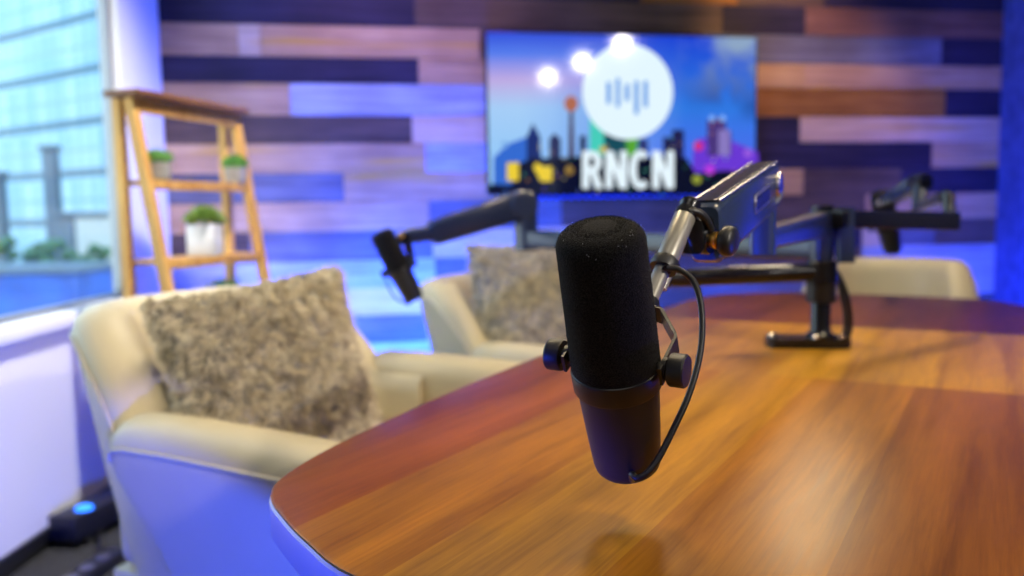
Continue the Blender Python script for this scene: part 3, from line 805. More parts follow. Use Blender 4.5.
colr = mixc(1.0, mixc(1.0, mixc(1.0, sec, gr, 'MULTIPLY'), gr2, 'MULTIPLY'), gr3, 'MULTIPLY')
nt.links.new(colr, b.inputs['Base Color'])
rgh = nt.nodes.new('ShaderNodeMapRange'); rgh.inputs[3].default_value = .27; rgh.inputs[4].default_value = .40; nt.links.new(fine, rgh.inputs[0]); nt.links.new(rgh.outputs[0], b.inputs['Roughness'])
b.inputs['Specular IOR Level'].default_value = .13
bp = nt.nodes.new('ShaderNodeBump'); bp.inputs['Strength'].default_value = .06; bp.inputs['Distance'].default_value = .001; nt.links.new(fine, bp.inputs['Height']); nt.links.new(bp.outputs[0], b.inputs['Normal'])

bm = NB()
rings = []
for d, z in ((.003, -.004), (.0012, -.0012), (.004, 0.0)):
    rings.append([Vector((x, y, TZT + z)) for x, y in inset(den, d * sgn)])
rv = [[bm.verts.new(p) for p in r_] for r_ in rings]; n = len(den)
for a, c in zip(rv[:-1], rv[1:]):
    for i in range(n): bm.faces.new((a[i], a[(i + 1) % n], c[(i + 1) % n], c[i]))
bm.faces.new(rv[-1]); bm.faces.new(list(reversed(rv[0])))
obj('tabletop', bm, vm, TB)
bm = NB()
rv = [[bm.verts.new((x, y, TZT + z)) for x, y in inset(den, d * sgn)] for d, z in ((.05, -.036), (.002, -.036), (0, -.033), (0, -.006), (.002, -.004), (.05, -.004))]
for a, c in zip(rv[:-1], rv[1:]):
    for i in range(n): bm.faces.new((a[i], a[(i + 1) % n], c[(i + 1) % n], c[i]))
bm.faces.new(rv[-1]); bm.faces.new(list(reversed(rv[0])))
obj('edge_band', bm, M['edge_band'], TB)
for ux in (.95, 2.0):
    bm = NB(); box2(bm, (ux - .06, .08, .03), (ux + .06, .50, TZT - .037), .01); obj('pedestal', bm, M['table_base'], TB)
    bm = NB(); box2(bm, (ux - .12, -.0, 0), (ux + .12, .58, .035), .008); obj('foot', bm, M['table_base'], TB)


# ------------------------------------------------------------------ armchairs
def sstep(x): x = max(0, min(1, x)); return x * x * (3 - 2 * x)


ARM_Z, BACK_Z = 0.615, 0.775


def wall_section(p, nrm, h, t=.115, z0=.13):
    prof = [(t / 2 - .085, z0), (t / 2 - .05, .30), (t / 2 - .018, .48), (t / 2 - .002, h - .07), (t / 2, h - .045), (t / 2 - .008, h - .018), (t / 2 - .026, h - .004), (0, h + .003),
            (-t / 2 + .026, h - .004), (-t / 2 + .008, h - .018), (-t / 2, h - .05), (-t / 2 + .004, .46), (-t / 2 + .004, .30), (-t / 2 - .02, z0)]
    return [Vector((p.x + nrm.x * o_, p.y + nrm.y * o_, z)) for o_, z in prof]


def make_chair(label, loc, rotz):
    ch = thing('armchair', label, 'armchair', loc, rotz, None)
    yA = .345
    # back: curved shell
    rings = []
    N = 40
    pts = []
    half = [(.02, .326), (-.06, .324), (-.14, .314), (-.21, .290), (-.28, .250), (-.335, .196), (-.366, .13), (-.378, .06)]
    key = [Vector((x, y, 0)) for x, y in half] + [Vector((-.381, 0, 0))] + [Vector((x, -y, 0)) for x, y in reversed(half)]
    pts = smooth_path(key, 4); N = len(pts) - 1
    for i, p in enumerate(pts):
        a = pts[max(i - 1, 0)]; c = pts[min(i + 1, N)]; d = (c - a).normalized(); nrm = Vector((d.y, -d.x, 0))
        if i == 0: nrm = Vector((0, 1, 0))
        if i == N: nrm = Vector((0, -1, 0))
        if nrm.dot(p - Vector((0, 0, 0))) < 0: nrm = -nrm
        h = ARM_Z - .035 + (BACK_Z - ARM_Z + .035) * sstep((-.10 - p.x) / .16)
        lean = .05 * sstep((h - ARM_Z) / .16)
        sec_ = wall_section(p, nrm, h)
        rings.append([v + Vector((-lean * max(0, (v.z - .45)) / .32, 0, 0)) for v in sec_])
    bm = NB(); add_sweep(bm, rings); bk = obj('backrest', bm, M['leather'], ch, angle=60)
    bm = NB()
    add_tube(bm, [r_[4] + (r_[4] - r_[10]).normalized() * .001 for r_ in rings], .004, 6); obj('piping', bm, M['piping'], bk)
    for sgn_ in (1, -1):
        rings = []
        for x, k in ((-.150, .88), (-.146, .94), (-.132, .98), (-.105, 1), (0, 1), (.1, 1), (.30, 1), (.335, .985), (.352, .95), (.358, .90)):
            r_ = wall_section(Vector((x, sgn_ * yA, 0)), Vector((0, sgn_, 0)), ARM_Z - .012 * max(0, x) / .35)
            cz = .35; rear = max(0, min(1, (.08 - x) / .2))
            rings.append([Vector((v.x - max(0, .62 - v.z) * .05 * (x > .2) + .36 * rear * max(0, ARM_Z - .03 - v.z), sgn_ * yA + (v.y - sgn_ * yA) * k, cz + (v.z - cz) * k)) for v in r_])
        bm = NB(); add_sweep(bm, rings); am = obj('armrest', bm, M['leather'], ch, angle=60)
        bm = NB(); add_tube(bm, [r_[4] + Vector((0, sgn_ * .001, 0)) for r_ in rings], .004, 6); obj('piping', bm, M['piping'], am)
    bm = NB(); box2(bm, (-.30, -.286, .29), (.36, .286, .455), .04, 4); obj('seat_cushion', bm, M['leather'], ch, angle=60)
    bm = NB(); box2(bm, (-.30, -.29, .12), (.33, .29, .295), .01); obj('seat_base', bm, M['leather'], ch)
    for x in (-.24, .27):
        for y in (-.24, .24):
            bm = NB(); add_lathe(bm, [(.018, 0), (.026, .13)], Matrix.Translation((x, y, 0)), 12); obj('leg', bm, M['chair_leg'], ch)
    return ch


c1 = make_chair('cream leather armchair nearest the viewer, beside the window wall', (-.372, 1.73, 0), math.radians(-27))
c2 = copy_tree(c1); c2['label'] = 'cream leather armchair against the plank wall, below the black arm at left'
c2.location = (0.19, 2.66, 0); c2.rotation_euler = (0, 0, math.radians(-27))
c3 = copy_tree(c1); c3['label'] = 'cream leather armchair at the far end of the table, only its back top showing'
c3.location = (1.215, 2.80, 0); c3.rotation_euler = (0, 0, math.radians(-120))
for c in (c1, c2, c3): c['group'] = 'armchairs around the table'
c1.scale = (1.05,) * 3; c3.scale = (.86, .81, 1.02)

# ------------------------------------------------------------------ fur cushions
fur_m = bpy.data.materials.new('grey_fur'); fur_m.use_nodes = True
nt = fur_m.node_tree; b = nt.nodes['Principled BSDF']; b.inputs['Roughness'].default_value = .75; b.inputs['Sheen Weight'].default_value = .2
at = nt.nodes.new('ShaderNodeAttribute'); at.attribute_name = 'tone'
cr = nt.nodes.new('ShaderNodeValToRGB'); cr.color_ramp.elements[0].color = (.28, .235, .14, 1); cr.color_ramp.elements[1].color = (.95, .88, .69, 1)
e = cr.color_ramp.elements.new(.45); e.color = (.66, .575, .39, 1)
nt.links.new(at.outputs['Fac'], cr.inputs[0]); nt.links.new(cr.outputs[0], b.inputs['Base Color'])
cush_m = mat('cushion_cloth', (.30, .28, .25), rough=.9, vary=.3, vscale=30)


def cushion_pt(u_, v_, side, S=.190, Th=.078):
    # u_, v_ in -1..1
    pin = 1 - .07 * (1 - u_ * u_) * 0
    x = u_ * S * (1 - .07 * (1 - v_ * v_) * abs(u_)); z = v_ * S * (1 - .07 * (1 - u_ * u_) * abs(v_))
    t_ = ((1 - abs(u_) ** 2.6) * (1 - abs(v_) ** 2.6)) ** .55
    return Vector((x, side * Th * t_, z))


def make_cushion(label, mtx, n=15000, seed=1):
    cu = thing('throw_cushion', label, 'cushion', mtx=mtx, group='shaggy cushions on the armchairs')
    bm = NB(); G = 18
    for side in (-1, 1):
        g = [[bm.verts.new(cushion_pt(-1 + 2 * i / G, -1 + 2 * j / G, side)) for j in range(G + 1)] for i in range(G + 1)]
        for i in range(G):
            for j in range(G): bm.faces.new((g[i][j], g[i + 1][j], g[i + 1][j + 1], g[i][j + 1]))
    bmesh.ops.remove_doubles(bm, verts=bm.verts[:], dist=.0004)
    obj('cover', bm, cush_m, cu, angle=80)
    rr = random.Random(seed); V_ = []; Fc = []; tone = []
    from mathutils import noise
    for k in range(n):
        side = -1 if rr.random() < .68 else 1
        u_, v_ = rr.uniform(-1, 1), rr.uniform(-1, 1)
        if rr.random() < .16:
            if rr.random() < .5: u_ = math.copysign(1, u_)
            else: v_ = math.copysign(1, v_)
        p = cushion_pt(u_, v_, side); e_ = .02
        du = cushion_pt(min(1, u_ + e_), v_, side) - cushion_pt(max(-1, u_ - e_), v_, side); dv = cushion_pt(u_, min(1, v_ + e_), side) - cushion_pt(u_, max(-1, v_ - e_), side)
        nn = du.cross(dv)
        if nn.y * side < 0: nn = -nn
        nn = (nn.normalized() + Vector((u_ * abs(u_) ** 3, 0, v_ * abs(v_) ** 3)) * .9).normalized()
        cl = noise.noise_vector(p * 40 + Vector((seed * 9.1, 0, 0)))
        drn = (nn * .8 + cl * 1.3 + Vector((rr.gauss(0, .3), rr.gauss(0, .3), rr.gauss(0, .3) - .25))).normalized()
        if drn.dot(nn) < .15: drn = (drn + nn * .6).normalized()
        L = rr.uniform(.012, .024); w = .0014
        sd = drn.cross(Vector((rr.gauss(0, 1), rr.gauss(0, 1), rr.gauss(0, 1)))).normalized() * w
        bend = Vector((rr.gauss(0, .3), rr.gauss(0, .3), -.5)) * L * .45
        m1 = p + drn * L * .55; m2 = p + drn * L + bend
        i0 = len(V_)
        V_ += [p - sd, p + sd, m1 - sd * .9, m1 + sd * .9, m2]
        Fc += [(i0, i0 + 1, i0 + 3, i0 + 2), (i0 + 2, i0 + 3, i0 + 4)]
        tn = .56 + .26 * noise.noise(p * 17 + Vector((seed * 5, 3, 0))) + .42 * noise.noise(p * 55) + rr.gauss(0, .10)
        tone += [tn - .16, tn - .16, tn, tn, tn + .15]
    me = bpy.data.meshes.new('fur'); me.from_pydata([tuple(v) for v in V_], [], Fc)
    a_ = me.attributes.new('tone', 'FLOAT', 'POINT'); a_.data.foreach_set('value', [max(0, min(1, t_)) for t_ in tone])
    me.materials.append(fur_m); me.update()
    f = bpy.data.objects.new('fur', me); COL.objects.link(f); f.parent = cu; f['kind'] = 'stuff'
    return cu


def cushion_mtx(c, nrm, roll):
    """front of the cushion (local -y) looks along nrm"""
    nrm = Vector(nrm).normalized(); y = -nrm; x = y.cross(Vector((0, 0, 1))).normalized(); z = x.cross(y)
    Mx = Matrix(((x.x, y.x, z.x, c[0]), (x.y, y.y, z.y, c[1]), (x.z, y.z, z.z, c[2]), (0, 0, 0, 1)))
    return Mx @ Matrix.Rotation(roll, 4, 'Y')


make_cushion('shaggy grey cushion in the armchair nearest the viewer', cushion_mtx(P(272, 378, 1.65), (.55, -.80, .30), math.radians(-7)), 24000, 1)
make_cushion('shaggy grey cushion in the armchair behind the large microphone', cushion_mtx(P(536, 306, 2.56), (.25, -.95, .24), math.radians(-1)), 15000, 2)

# ------------------------------------------------------------------ ladder shelf and plants
LN = Vector((-1.185, 2.62, 0)); LD = Vector((.29, .957, 0)).normalized(); LFv = Vector((.957, -.29, 0)).normalized()
LH, LW = 1.365, .52
LS = thing('ladder_shelf', 'wooden step ladder shelf standing by the window corner', 'shelf', mtx=Matrix(((LFv.x, LD.x, 0, LN.x), (LFv.y, LD.y, 0, LN.y), (0, 0, 1, 0), (0, 0, 0, 1))))
# local: x front, y along width, z up
SPLAY = .165
for y in (0.0, LW):
    bm = NB(); add_bar(bm, (0, y, 0), (0, y, LH - .02), .026, .032, .004, up=(1, 0, 0)); obj('rear_leg', bm, M['ladder_wood'], LS)
    bm = NB(); add_bar(bm, (.045 + SPLAY * LH, y, 0.0), (.045, y, LH - .02), .026, .036, .004, up=(1, 0, 0)); obj('front_leg', bm, M['ladder_wood'], LS)
bm = NB(); box2(bm, (-.03, -.03, LH - .016), (.098, LW + .018, LH + .004), .004); obj('top_board', bm, M['ladder_top'], LS)
bm = NB(); box2(bm, (.052, .015, LH - .062), (.07, LW - .015, LH - .02), .003); obj('top_rail', bm, M['ladder_wood'], LS)
SHZ = [1.10, .855, .605, .33]
for z in SHZ:
    xf = .045 + SPLAY * (LH - z)
    bm = NB(); box2(bm, (-.01, .016, z - .016), (xf + .012, LW - .016, z), .003); obj('shelf_board', bm, M['ladder_wood'], LS)
    bm = NB(); box2(bm, (xf - .004, .0155, z - .030), (xf + .012, LW - .0155, z - .0155), .003); obj('shelf_rail', bm, M['ladder_wood'], LS)


def on_ladder(x, y, z): return LS.matrix_basis @ Vector((x, y, z))


def tuft(bm, n, r, h, seed, w=.004, up=.8):
    rr = random.Random(seed)
    for k in range(n):
        a = rr.uniform(0, 2 * math.pi); q = rr.random() ** .5 * r * .75; p = Vector((q * math.cos(a), q * math.sin(a), 0))
        tip = p * (1 + rr.uniform(.2, 1.0)) + Vector((rr.gauss(0, .2) * r, rr.gauss(0, .2) * r, h * rr.uniform(.6, 1.0)))
        sd = Vector((-math.sin(a), math.cos(a), 0)) * w; m_ = (p + tip) / 2 + Vector((0, 0, h * .12))
        v = [bm.verts.new(x) for x in (p - sd, p + sd, m_ + sd, m_ - sd, tip)]
        bm.faces.new(v[:4]); bm.faces.new((v[3], v[2], v[4]))
    return bm


def bowl_plant(label, loc, seed):
    t = thing('potted_moss', label, 'plant', loc, seed, 'small grey pots on the ladder shelf')
    bm = NB(); add_lathe(bm, [(.030, 0), (.036, .004), (.040, .05), (.040, .056), (.035, .056), (.034, .046), (0, .046)], seg=24); obj('pot', bm, M['grey_pot'], t)
    bm = NB(); q = bmesh.ops.create_icosphere(bm, subdivisions=3, radius=.04)
    rr = random.Random(seed)
    for v in q['verts']: v.co = Vector((v.co.x, v.co.y, v.co.z * .8)) * rr.uniform(.9, 1.1) + Vector((0, 0, .062))
    tuft_bm = NB(); obj('moss', bm, M['green'], t)
    for k in range(420):
        d = Vector((rr.gauss(0, 1), rr.gauss(0, 1), abs(rr.gauss(0, 1)))).normalized(); p = Vector((d.x * .039, d.y * .039, d.z * .031 + .062)); sd = d.orthogonal().normalized() * .0022
        v = [tuft_bm.verts.new(x) for x in (p - sd, p + sd, p + d * rr.uniform(.008, .016))]; tuft_bm.faces.new(v)
    obj('leaves', tuft_bm, M['green'], t, recalc=False)
    return t


bowl_plant('small grey pot of green moss at the near end of the middle shelf', on_ladder(.07, .075, SHZ[0]), 1)
bowl_plant('small grey pot of green moss at the far end of the middle shelf', on_ladder(.075, .47, SHZ[0]), 2)
t = thing('potted_succulent', 'white square pot with a green succulent on the ladder shelf', 'plant', mtx=LS.matrix_basis @ Matrix.Translation((.085, .27, SHZ[1])) @ Matrix.Rotation(math.radians(18), 4, 'Z'))
bm = NB()
s = .047; h = .104
for lo, hi in (((-s, -s, 0), (s, s, .008)), ((-s, -s, 0), (-s + .007, s, h)), ((s - .007, -s, 0), (s, s, h)), ((-s, -s, 0), (s, -s + .007, h)), ((-s, s - .007, 0), (s, s, h))): box2(bm, lo, hi, .002)
obj('pot', bm, M['white_pot'], t)
bm = NB(); box2(bm, (-s + .006, -s + .006, .01), (s - .006, s - .006, h - .012)); obj('soil', bm, M['soil'], t)
bm = NB(); rr = random.Random(5)
for k in range(46):
    a = k * 2.4; q = .008 + .032 * (k / 46); el = math.radians(75 - 65 * k / 46)
    d = Vector((math.cos(a) * math.cos(el), math.sin(a) * math.cos(el), math.sin(el))); c = Vector((math.cos(a) * q, math.sin(a) * q, h - .006 + .034 * (1 - k / 60)))
    Mx = frame(c, d); add_lathe(bm, [(.002, 0), (.0085, .014), (.010, .024), (.006, .036), (0, .043)], Mx, 6)
obj('succulent_leaves', bm, M['green_light'], t)
t = thing('potted_grass', 'spiky green grass plant low on the ladder shelf above the cushion', 'plant', on_ladder(.13, .30, SHZ[2] + .0), 0)
bm = NB(); add_lathe(bm, [(.040, 0), (.046, .004), (.052, .062), (.052, .07), (.046, .07), (.044, .058), (0, .058)], seg=24); obj('pot', bm, M['grey_pot'], t)
bm = NB(); tuft(bm, 170, .06, .135, 9, .003)
for v in bm.verts: v.co.z += .055
obj('grass_blades', bm, M['green_dark'], t, recalc=False)

# ------------------------------------------------------------------ floor equipment by the window wall
lp = onz(88, 513, 0.05)
t = thing('blue_glint_box', 'made-up black box with two glowing blue discs in place of reflections by the baseboard', 'light', (XW + .10, 2.62, 0), math.radians(-14))  # made-up lit box in place of blue reflections on the baseboard
bm = NB(); box2(bm, (-.05, -.16, .02), (.05, .16, .10), .01); obj('housing', bm, M['black_metal'], t)
for y in (-.105, .105):
    bm = NB(); box2(bm, (-.055, y - .015, 0), (.055, y + .015, .0215), .004); obj('foot', bm, M['black_metal'], t)
bl = mat('blue_glint', (.02, .08, .6), emit=(0.02, .20, 1.0), estr=3.0)  # glowing discs stand in for the blue reflections
for y in (-.085, .085):
    bm = NB(); add_lathe(bm, [(.026, 0), (.026, .006), (.02, .010), (0, .012)], Matrix.Translation((.02, y, .10)), 20); ring = obj('lens', bm, bl, t)
bm = NB(); pts = [(XW + .16 + .05 * math.sin(k * 1.1), 1.55 + k * .11, .012 + .006 * (k % 2)) for k in range(11)]
add_tube(bm, smooth_path(pts, 6), .006, 8); tag(obj('floor_cable', bm, M['rubber'], origin=(XW + .16, 1.55, 0), local=False), 'black cable snaking over the dark floor by the baseboard', 'cable')
t = thing('power_strip', 'black power strip lying on the dark floor beside the cable', 'power strip', (XW + .24, 2.22, 0), math.radians(82))
bm = NB(); box2(bm, (-.17, -.03, 0), (.17, .03, .035), .006); obj('housing', bm, M['black_metal'], t)
for k in range(4):
    bm = NB(); add_lathe(bm, [(.019, 0), (.019, .003), (.012, .003), (.012, .001), (0, .001)], Matrix.Translation((-.11 + k * .07, 0, .035)), 16); obj('socket', bm, M['badge_rim'], t)

# ------------------------------------------------------------------ microphones
foam_m = bpy.data.materials.new('black_foam'); foam_m.use_nodes = True
nt = foam_m.node_tree; b = nt.nodes['Principled BSDF']; b.inputs['Roughness'].default_value = .95; b.inputs['Sheen Weight'].default_value = .06; b.inputs['Sheen Roughness'].default_value = .5
b.inputs['Specular IOR Level'].default_value = .06
tc = nt.nodes.new('ShaderNodeTexCoord'); n1 = nt.nodes.new('ShaderNodeTexNoise'); n1.inputs['Scale'].default_value = 1100; n1.inputs['Detail'].default_value = 3
nt.links.new(tc.outputs['Object'], n1.inputs[0])
cr = nt.nodes.new('ShaderNodeValToRGB'); cr.color_ramp.elements[0].position = .35; cr.color_ramp.elements[0].color = (.003, .003, .0035, 1); cr.color_ramp.elements[1].position = .72; cr.color_ramp.elements[1].color = (.030, .0285, .028, 1)
nt.links.new(n1.outputs[0], cr.inputs[0]); nt.links.new(cr.outputs[0], b.inputs['Base Color'])
bp = nt.nodes.new('ShaderNodeBump'); bp.inputs['Strength'].default_value = .9; bp.inputs['Distance'].default_value = .0012; nt.links.new(n1.outputs[0], bp.inputs['Height']); nt.links.new(bp.outputs[0], b.inputs['Normal'])

KZ = .0985                                                # height of the yoke axis on the microphone


def make_mic(label, mtx, fuzz=True, yb=(0, .97, .19)):
    """local z: axis towards the windscreen, x: yoke axis, y: towards the mount"""
    mc = thing('microphone', label, 'microphone', mtx=mtx, group='studio microphones on boom arms')
    # body
    bm = NB(); add_lathe(bm, [(0, .0005), (.0205, 0), (.0235, .0012), (.0258, .004), (.0268, .009), (.0290, .040), (.0312, .078), (.0312, .084)], seg=56); obj('body', bm, M['mic_body'], mc, angle=30)
    bm = NB(); add_lathe(bm, [(.0312, .0785), (.0333, .0792), (.0340, .0805), (.0345, .0942), (.0341, .0962), (.0325, .0972), (.0312, .0972)], seg=56, cap=False); obj('collar_ring', bm, M['black_metal'], mc, angle=30)
    # windscreen
    prof = [(.0312, .095), (.0330, .096), (.0337, .099)]
    for k in range(1, 12): prof.append((.0337 - .0018 * k / 11, .099 + .097 * k / 11))
    rc = .0125
    for k in range(1, 9):
        a = math.pi / 2 * k / 8; prof.append((.0319 - rc + rc * math.cos(a), .196 + rc * 1.0 * math.sin(a)))
    prof += [(.013, .2098), (.006, .2107), (0, .2109)]
    bm = NB(); add_lathe(bm, prof, seg=64)
    if fuzz:
        rr = random.Random(4)
        for k in range(9000):
            if k % 4 == 0:
                q = .0194 * rr.random() ** .5; a = rr.uniform(0, 6.283); p = Vector((q * math.cos(a), q * math.sin(a), .2097)); d = Vector((0, 0, 1))
            elif k % 4 == 1:
                a = rr.uniform(0, 6.283); el = rr.uniform(0, 1.57); p = Vector(((.0194 + rc * math.cos(el)) * math.cos(a), (.0194 + rc * math.cos(el)) * math.sin(a), .196 + rc * 1.0 * math.sin(el))); d = Vector((math.cos(a) * math.cos(el), math.sin(a) * math.cos(el), math.sin(el)))
            else:
                a = rr.uniform(0, 6.283); z = rr.uniform(.099, .196); q = .0337 - .0018 * (z - .099) / .097; p = Vector((q * math.cos(a), q * math.sin(a), z)); d = Vector((math.cos(a), math.sin(a), 0))
            d = (d + Vector((rr.gauss(0, .5), rr.gauss(0, .5), rr.gauss(0, .5)))).normalized(); sd = d.orthogonal().normalized() * .00016
            v = [bm.verts.new(x) for x in (p - sd, p + sd, p + d * rr.uniform(.0004, .0011))]; bm.faces.new(v)
    ws = obj('windscreen', bm, foam_m, mc, angle=50)
    if fuzz:
        bm = NB(); rr = random.Random(11)
        for k in range(30):
            a = rr.uniform(0, 6.283); el = rr.uniform(.1, 1.2) if k < 30 else 0; z = .196 if k < 30 else rr.uniform(.12, .194)
            p = Vector(((.0194 + rc * math.cos(el)) * math.cos(a), (.0194 + rc * math.cos(el)) * math.sin(a), z + rc * 1.0 * math.sin(el)))
            d = Vector((math.cos(a) * math.cos(el), math.sin(a) * math.cos(el), math.sin(el))); p += d * .0009
            tv = d.orthogonal().normalized(); tv = (tv * rr.gauss(0, 1) + d.cross(tv) * rr.gauss(0, 1)).normalized()
            add_tube(bm, [p - tv * .0005, p + d * .0003, p + tv * .0005], .00017, 4)
        lt = obj('lint', bm, M['lint'], ws); lt['kind'] = 'stuff'
    # yoke knobs on both sides
    for s_ in (-1, 1):
        Mx = frame((s_ * .0325, 0, KZ), (s_, 0, 0))
        bm = NB(); add_lathe(bm, [(.0045, 0), (.0045, .0050), (.0085, .0050), (.0085, .0085), (.0058, .0085), (.0058, .0105), (.0118, .0105), (.0125, .0118), (.0125, .0215), (.0116, .0228), (.004, .0232), (0, .0232)], Mx, 40)
        obj('yoke_knob', bm, M['mic_body'], mc, angle=30)
    # yoke: bent flat strip
    yb = Vector(yb).normalized(); X = Vector((1, 0, 0)); K = Vector((0, 0, KZ)); wv = X.cross(yb).normalized()
    path = [K + X * s_ + yb * q for s_, q in ((.0385, -.010), (.0385, .0), (.0385, .030), (.0365, .034), (.017, .062), (.012, .064), (0, .064), (-.012, .064), (-.017, .062), (-.0365, .034), (-.0385, .030), (-.0385, 0), (-.0385, -.010))]
    bm = NB(); rings = []
    for i, p in enumerate(path):
        d = (path[min(i + 1, len(path) - 1)] - path[max(i - 1, 0)]).normalized(); nn = wv.cross(d); hw = .0075
        rings.append([p + wv * a_ + nn * c_ for a_, c_ in ((-hw, -.0012), (hw, -.0012), (hw, .0012), (-hw, .0012))])
    add_sweep(bm, rings); obj('yoke', bm, M['black_metal'], mc, angle=20)
    bm = NB(); add_lathe(bm, [(.008, -.004), (.0095, -.004), (.0095, .012), (.007, .014), (.007, .018)], frame(K + yb * .066, yb), 24); obj('mount_socket', bm, M['black_metal'], mc)
    # strain relief of the cable at the bottom
    return mc


a_mic = (P(600, 237, .593) - P(628, 466, .682)).normalized()
xk = Vector((.866, -.5, 0)); xk = (xk - a_mic * xk.dot(a_mic)).normalized()
MTX1 = frame(P(628, 466, .682), a_mic, xk)
yl = (MTX1.to_3x3().inverted() @ Vector((.36, .79, .49))); yl.x = 0
mic1 = make_mic('large black microphone with fuzzy foam windscreen in sharp focus at centre', MTX1, True, yl)
MOUNT = MTX1 @ (Vector((0, 0, KZ)) + yl.normalized() * .078)


def label_cable(name, pts, r, m, label, seg=12):
    bm = NB(); sp = smooth_path(pts, 10); add_tube(bm, sp, r, seg)
    return tag(obj(name, bm, m, origin=sp[0], local=False), label, 'cable')


# cable of the near microphone
label_cable('microphone_cable', [MTX1 @ Vector((.012, -.0215, .006)), P(632, 474.5, .640), P(637, 478, .634), P(646, 474, .633), P(658, 459, .637), P(673, 430, .645), P(688, 397, .655), P(698, 364, .665), P(702, 335, .675), P(701, 305, .683), P(694, 282, .690), P(680, 270, .694), P(667, 268, .697)], .0026, M['rubber'], 'black cable looping from the large microphone up to its arm')

# ------------------------------------------------------------------ stand and boom arms
SB = onz(820, 346, TZT)
SX, SY = SB.x, SB.y
ST = thing('microphone_stand', 'black stand on the table top carrying four boom arms on a round pole', 'stand', (SX, SY, TZT))
Md = frame((0, 0, 0), (0, 0, 1), Vector((.96, -.10, 0)))
bm = NB(); prism(bm, [(x - .022, y) for x, y in rrect(.145, .062, .022, 6)], 0, .017)
bmesh.ops.bevel(bm, geom=[e_ for e_ in bm.edges if abs(e_.verts[0].co.z - e_.verts[1].co.z) < 1e-5 and e_.verts[0].co.z > .01], offset=.003, segments=2, affect='EDGES')
bm.transform(Md); obj('base_plate', bm, M['black_gloss'], ST)
bm = NB(); add_lathe(bm, [(.026, .0), (.026, .020), (.019, .026), (.0172, .030), (.0172, .20), (.0172, .245)], seg=36); obj('pole', bm, M['black_gloss'], ST)
for x, y in ((-.082, 0), (-.012, -.021), (.030, -.018)):
    bm = NB(); add_lathe(bm, [(.0075, .0168), (.0075, .021), (.005, .0235), (.0025, .0235), (.0025, .021), (0, .021)], Md @ Matrix.Translation((x, y, 0)), 16); obj('bolt', bm, M['steel'], ST)
bm = NB(); add_lathe(bm, [(.022, .078), (.0255, .080), (.0255, .112), (.022, .114)], seg=36); obj('height_collar', bm, M['black_metal'], ST)
Zs = lambda z: Vector((SX, SY, z))


def hub(bm, z, h, r=.025): add_lathe(bm, [(r - .002, z - h / 2), (r, z - h / 2 + .002), (r, z + h / 2 - .002), (r - .002, z + h / 2)], Matrix.Translation((SX, SY, 0)), 36)


# --- arm of the near microphone
ELB = P(763, 231, .985); ELB.z = .952
e1 = Vector((ELB.x - SX, ELB.y - SY, 0)).normalized()
bm = NB(); add_bar(bm, Zs(.956) - e1 * .035, ELB - e1 * .006, .034, .046, .006, w2=.026, h2=.026); A1 = obj('boom_arm', bm, M['arm_paint'], ST, local=False)
bm = NB(); hub(bm, .957, .044, .021); obj('hub', bm, M['arm_paint'], A1, local=False)
TIP = P(706, 233, .765); TOP = P(763, 187, .985)
bm = NB(); add_bar(bm, (ELB.x, ELB.y, .934), (ELB.x, ELB.y, TOP.z + .006), .028, .028, .008, up=(e1.x, e1.y, 0)); obj('elbow_post', bm, M['arm_paint'], A1, local=False)
e2 = (TOP - TIP).normalized(); side = e2.cross(Vector((0, 0, 1))).normalized(); upn = side.cross(e2)
bm = NB(); add_bar(bm, TIP - e2 * .004, TOP + e2 * .014, .030, .056, .007, w2=.034, h2=.054, ease=.006); sa = obj('spring_arm', bm, M['arm_paint'], A1, local=False)
bm = NB(); add_bar(bm, TIP + upn * .0285 + e2 * .002, TOP + upn * .0275 + e2 * .006, .018, .002, .0008, up=upn); obj('spring_cover', bm, M['black_gloss'], A1, local=False)
for q in (-1, 1):
    bm = NB(); add_bar(bm, TIP + upn * .0286 + side * q * .0122 + e2 * .002, TOP + upn * .0274 + side * q * .0142 + e2 * .010, .0026, .0024, .001, up=upn); obj('edge_highlight', bm, M['steel'], A1, local=False)  # bright strips added in place of highlights along the arm's edges
# badge on the side facing the viewer
bc = TIP + (TOP - TIP) * .66 + side * .0165 + upn * .001
Mb = Matrix(((e2.x, upn.x, side.x, bc.x), (e2.y, upn.y, side.y, bc.y), (e2.z, upn.z, side.z, bc.z), (0, 0, 0, 1)))
bm = NB(); add_box(bm, (.074, .020, .0016), Mb, .0007, 1); bd = obj('badge_rim', bm, M['badge_rim'], A1, local=False)
bm = NB(); add_box(bm, (.068, .015, .0012), Mb @ Matrix.Translation((0, 0, .0007)), .0004, 1); obj('badge_face', bm, M['badge'], A1, local=False)
bm = NB(); add_lathe(bm, [(.006, -.02), (.0145, -.0195), (.0155, -.018), (.0155, .018), (.0145, .0195), (.006, .02)], frame(TOP + e2 * .006, side), 28); obj('elbow_pivot', bm, M['steel'], A1, local=False)
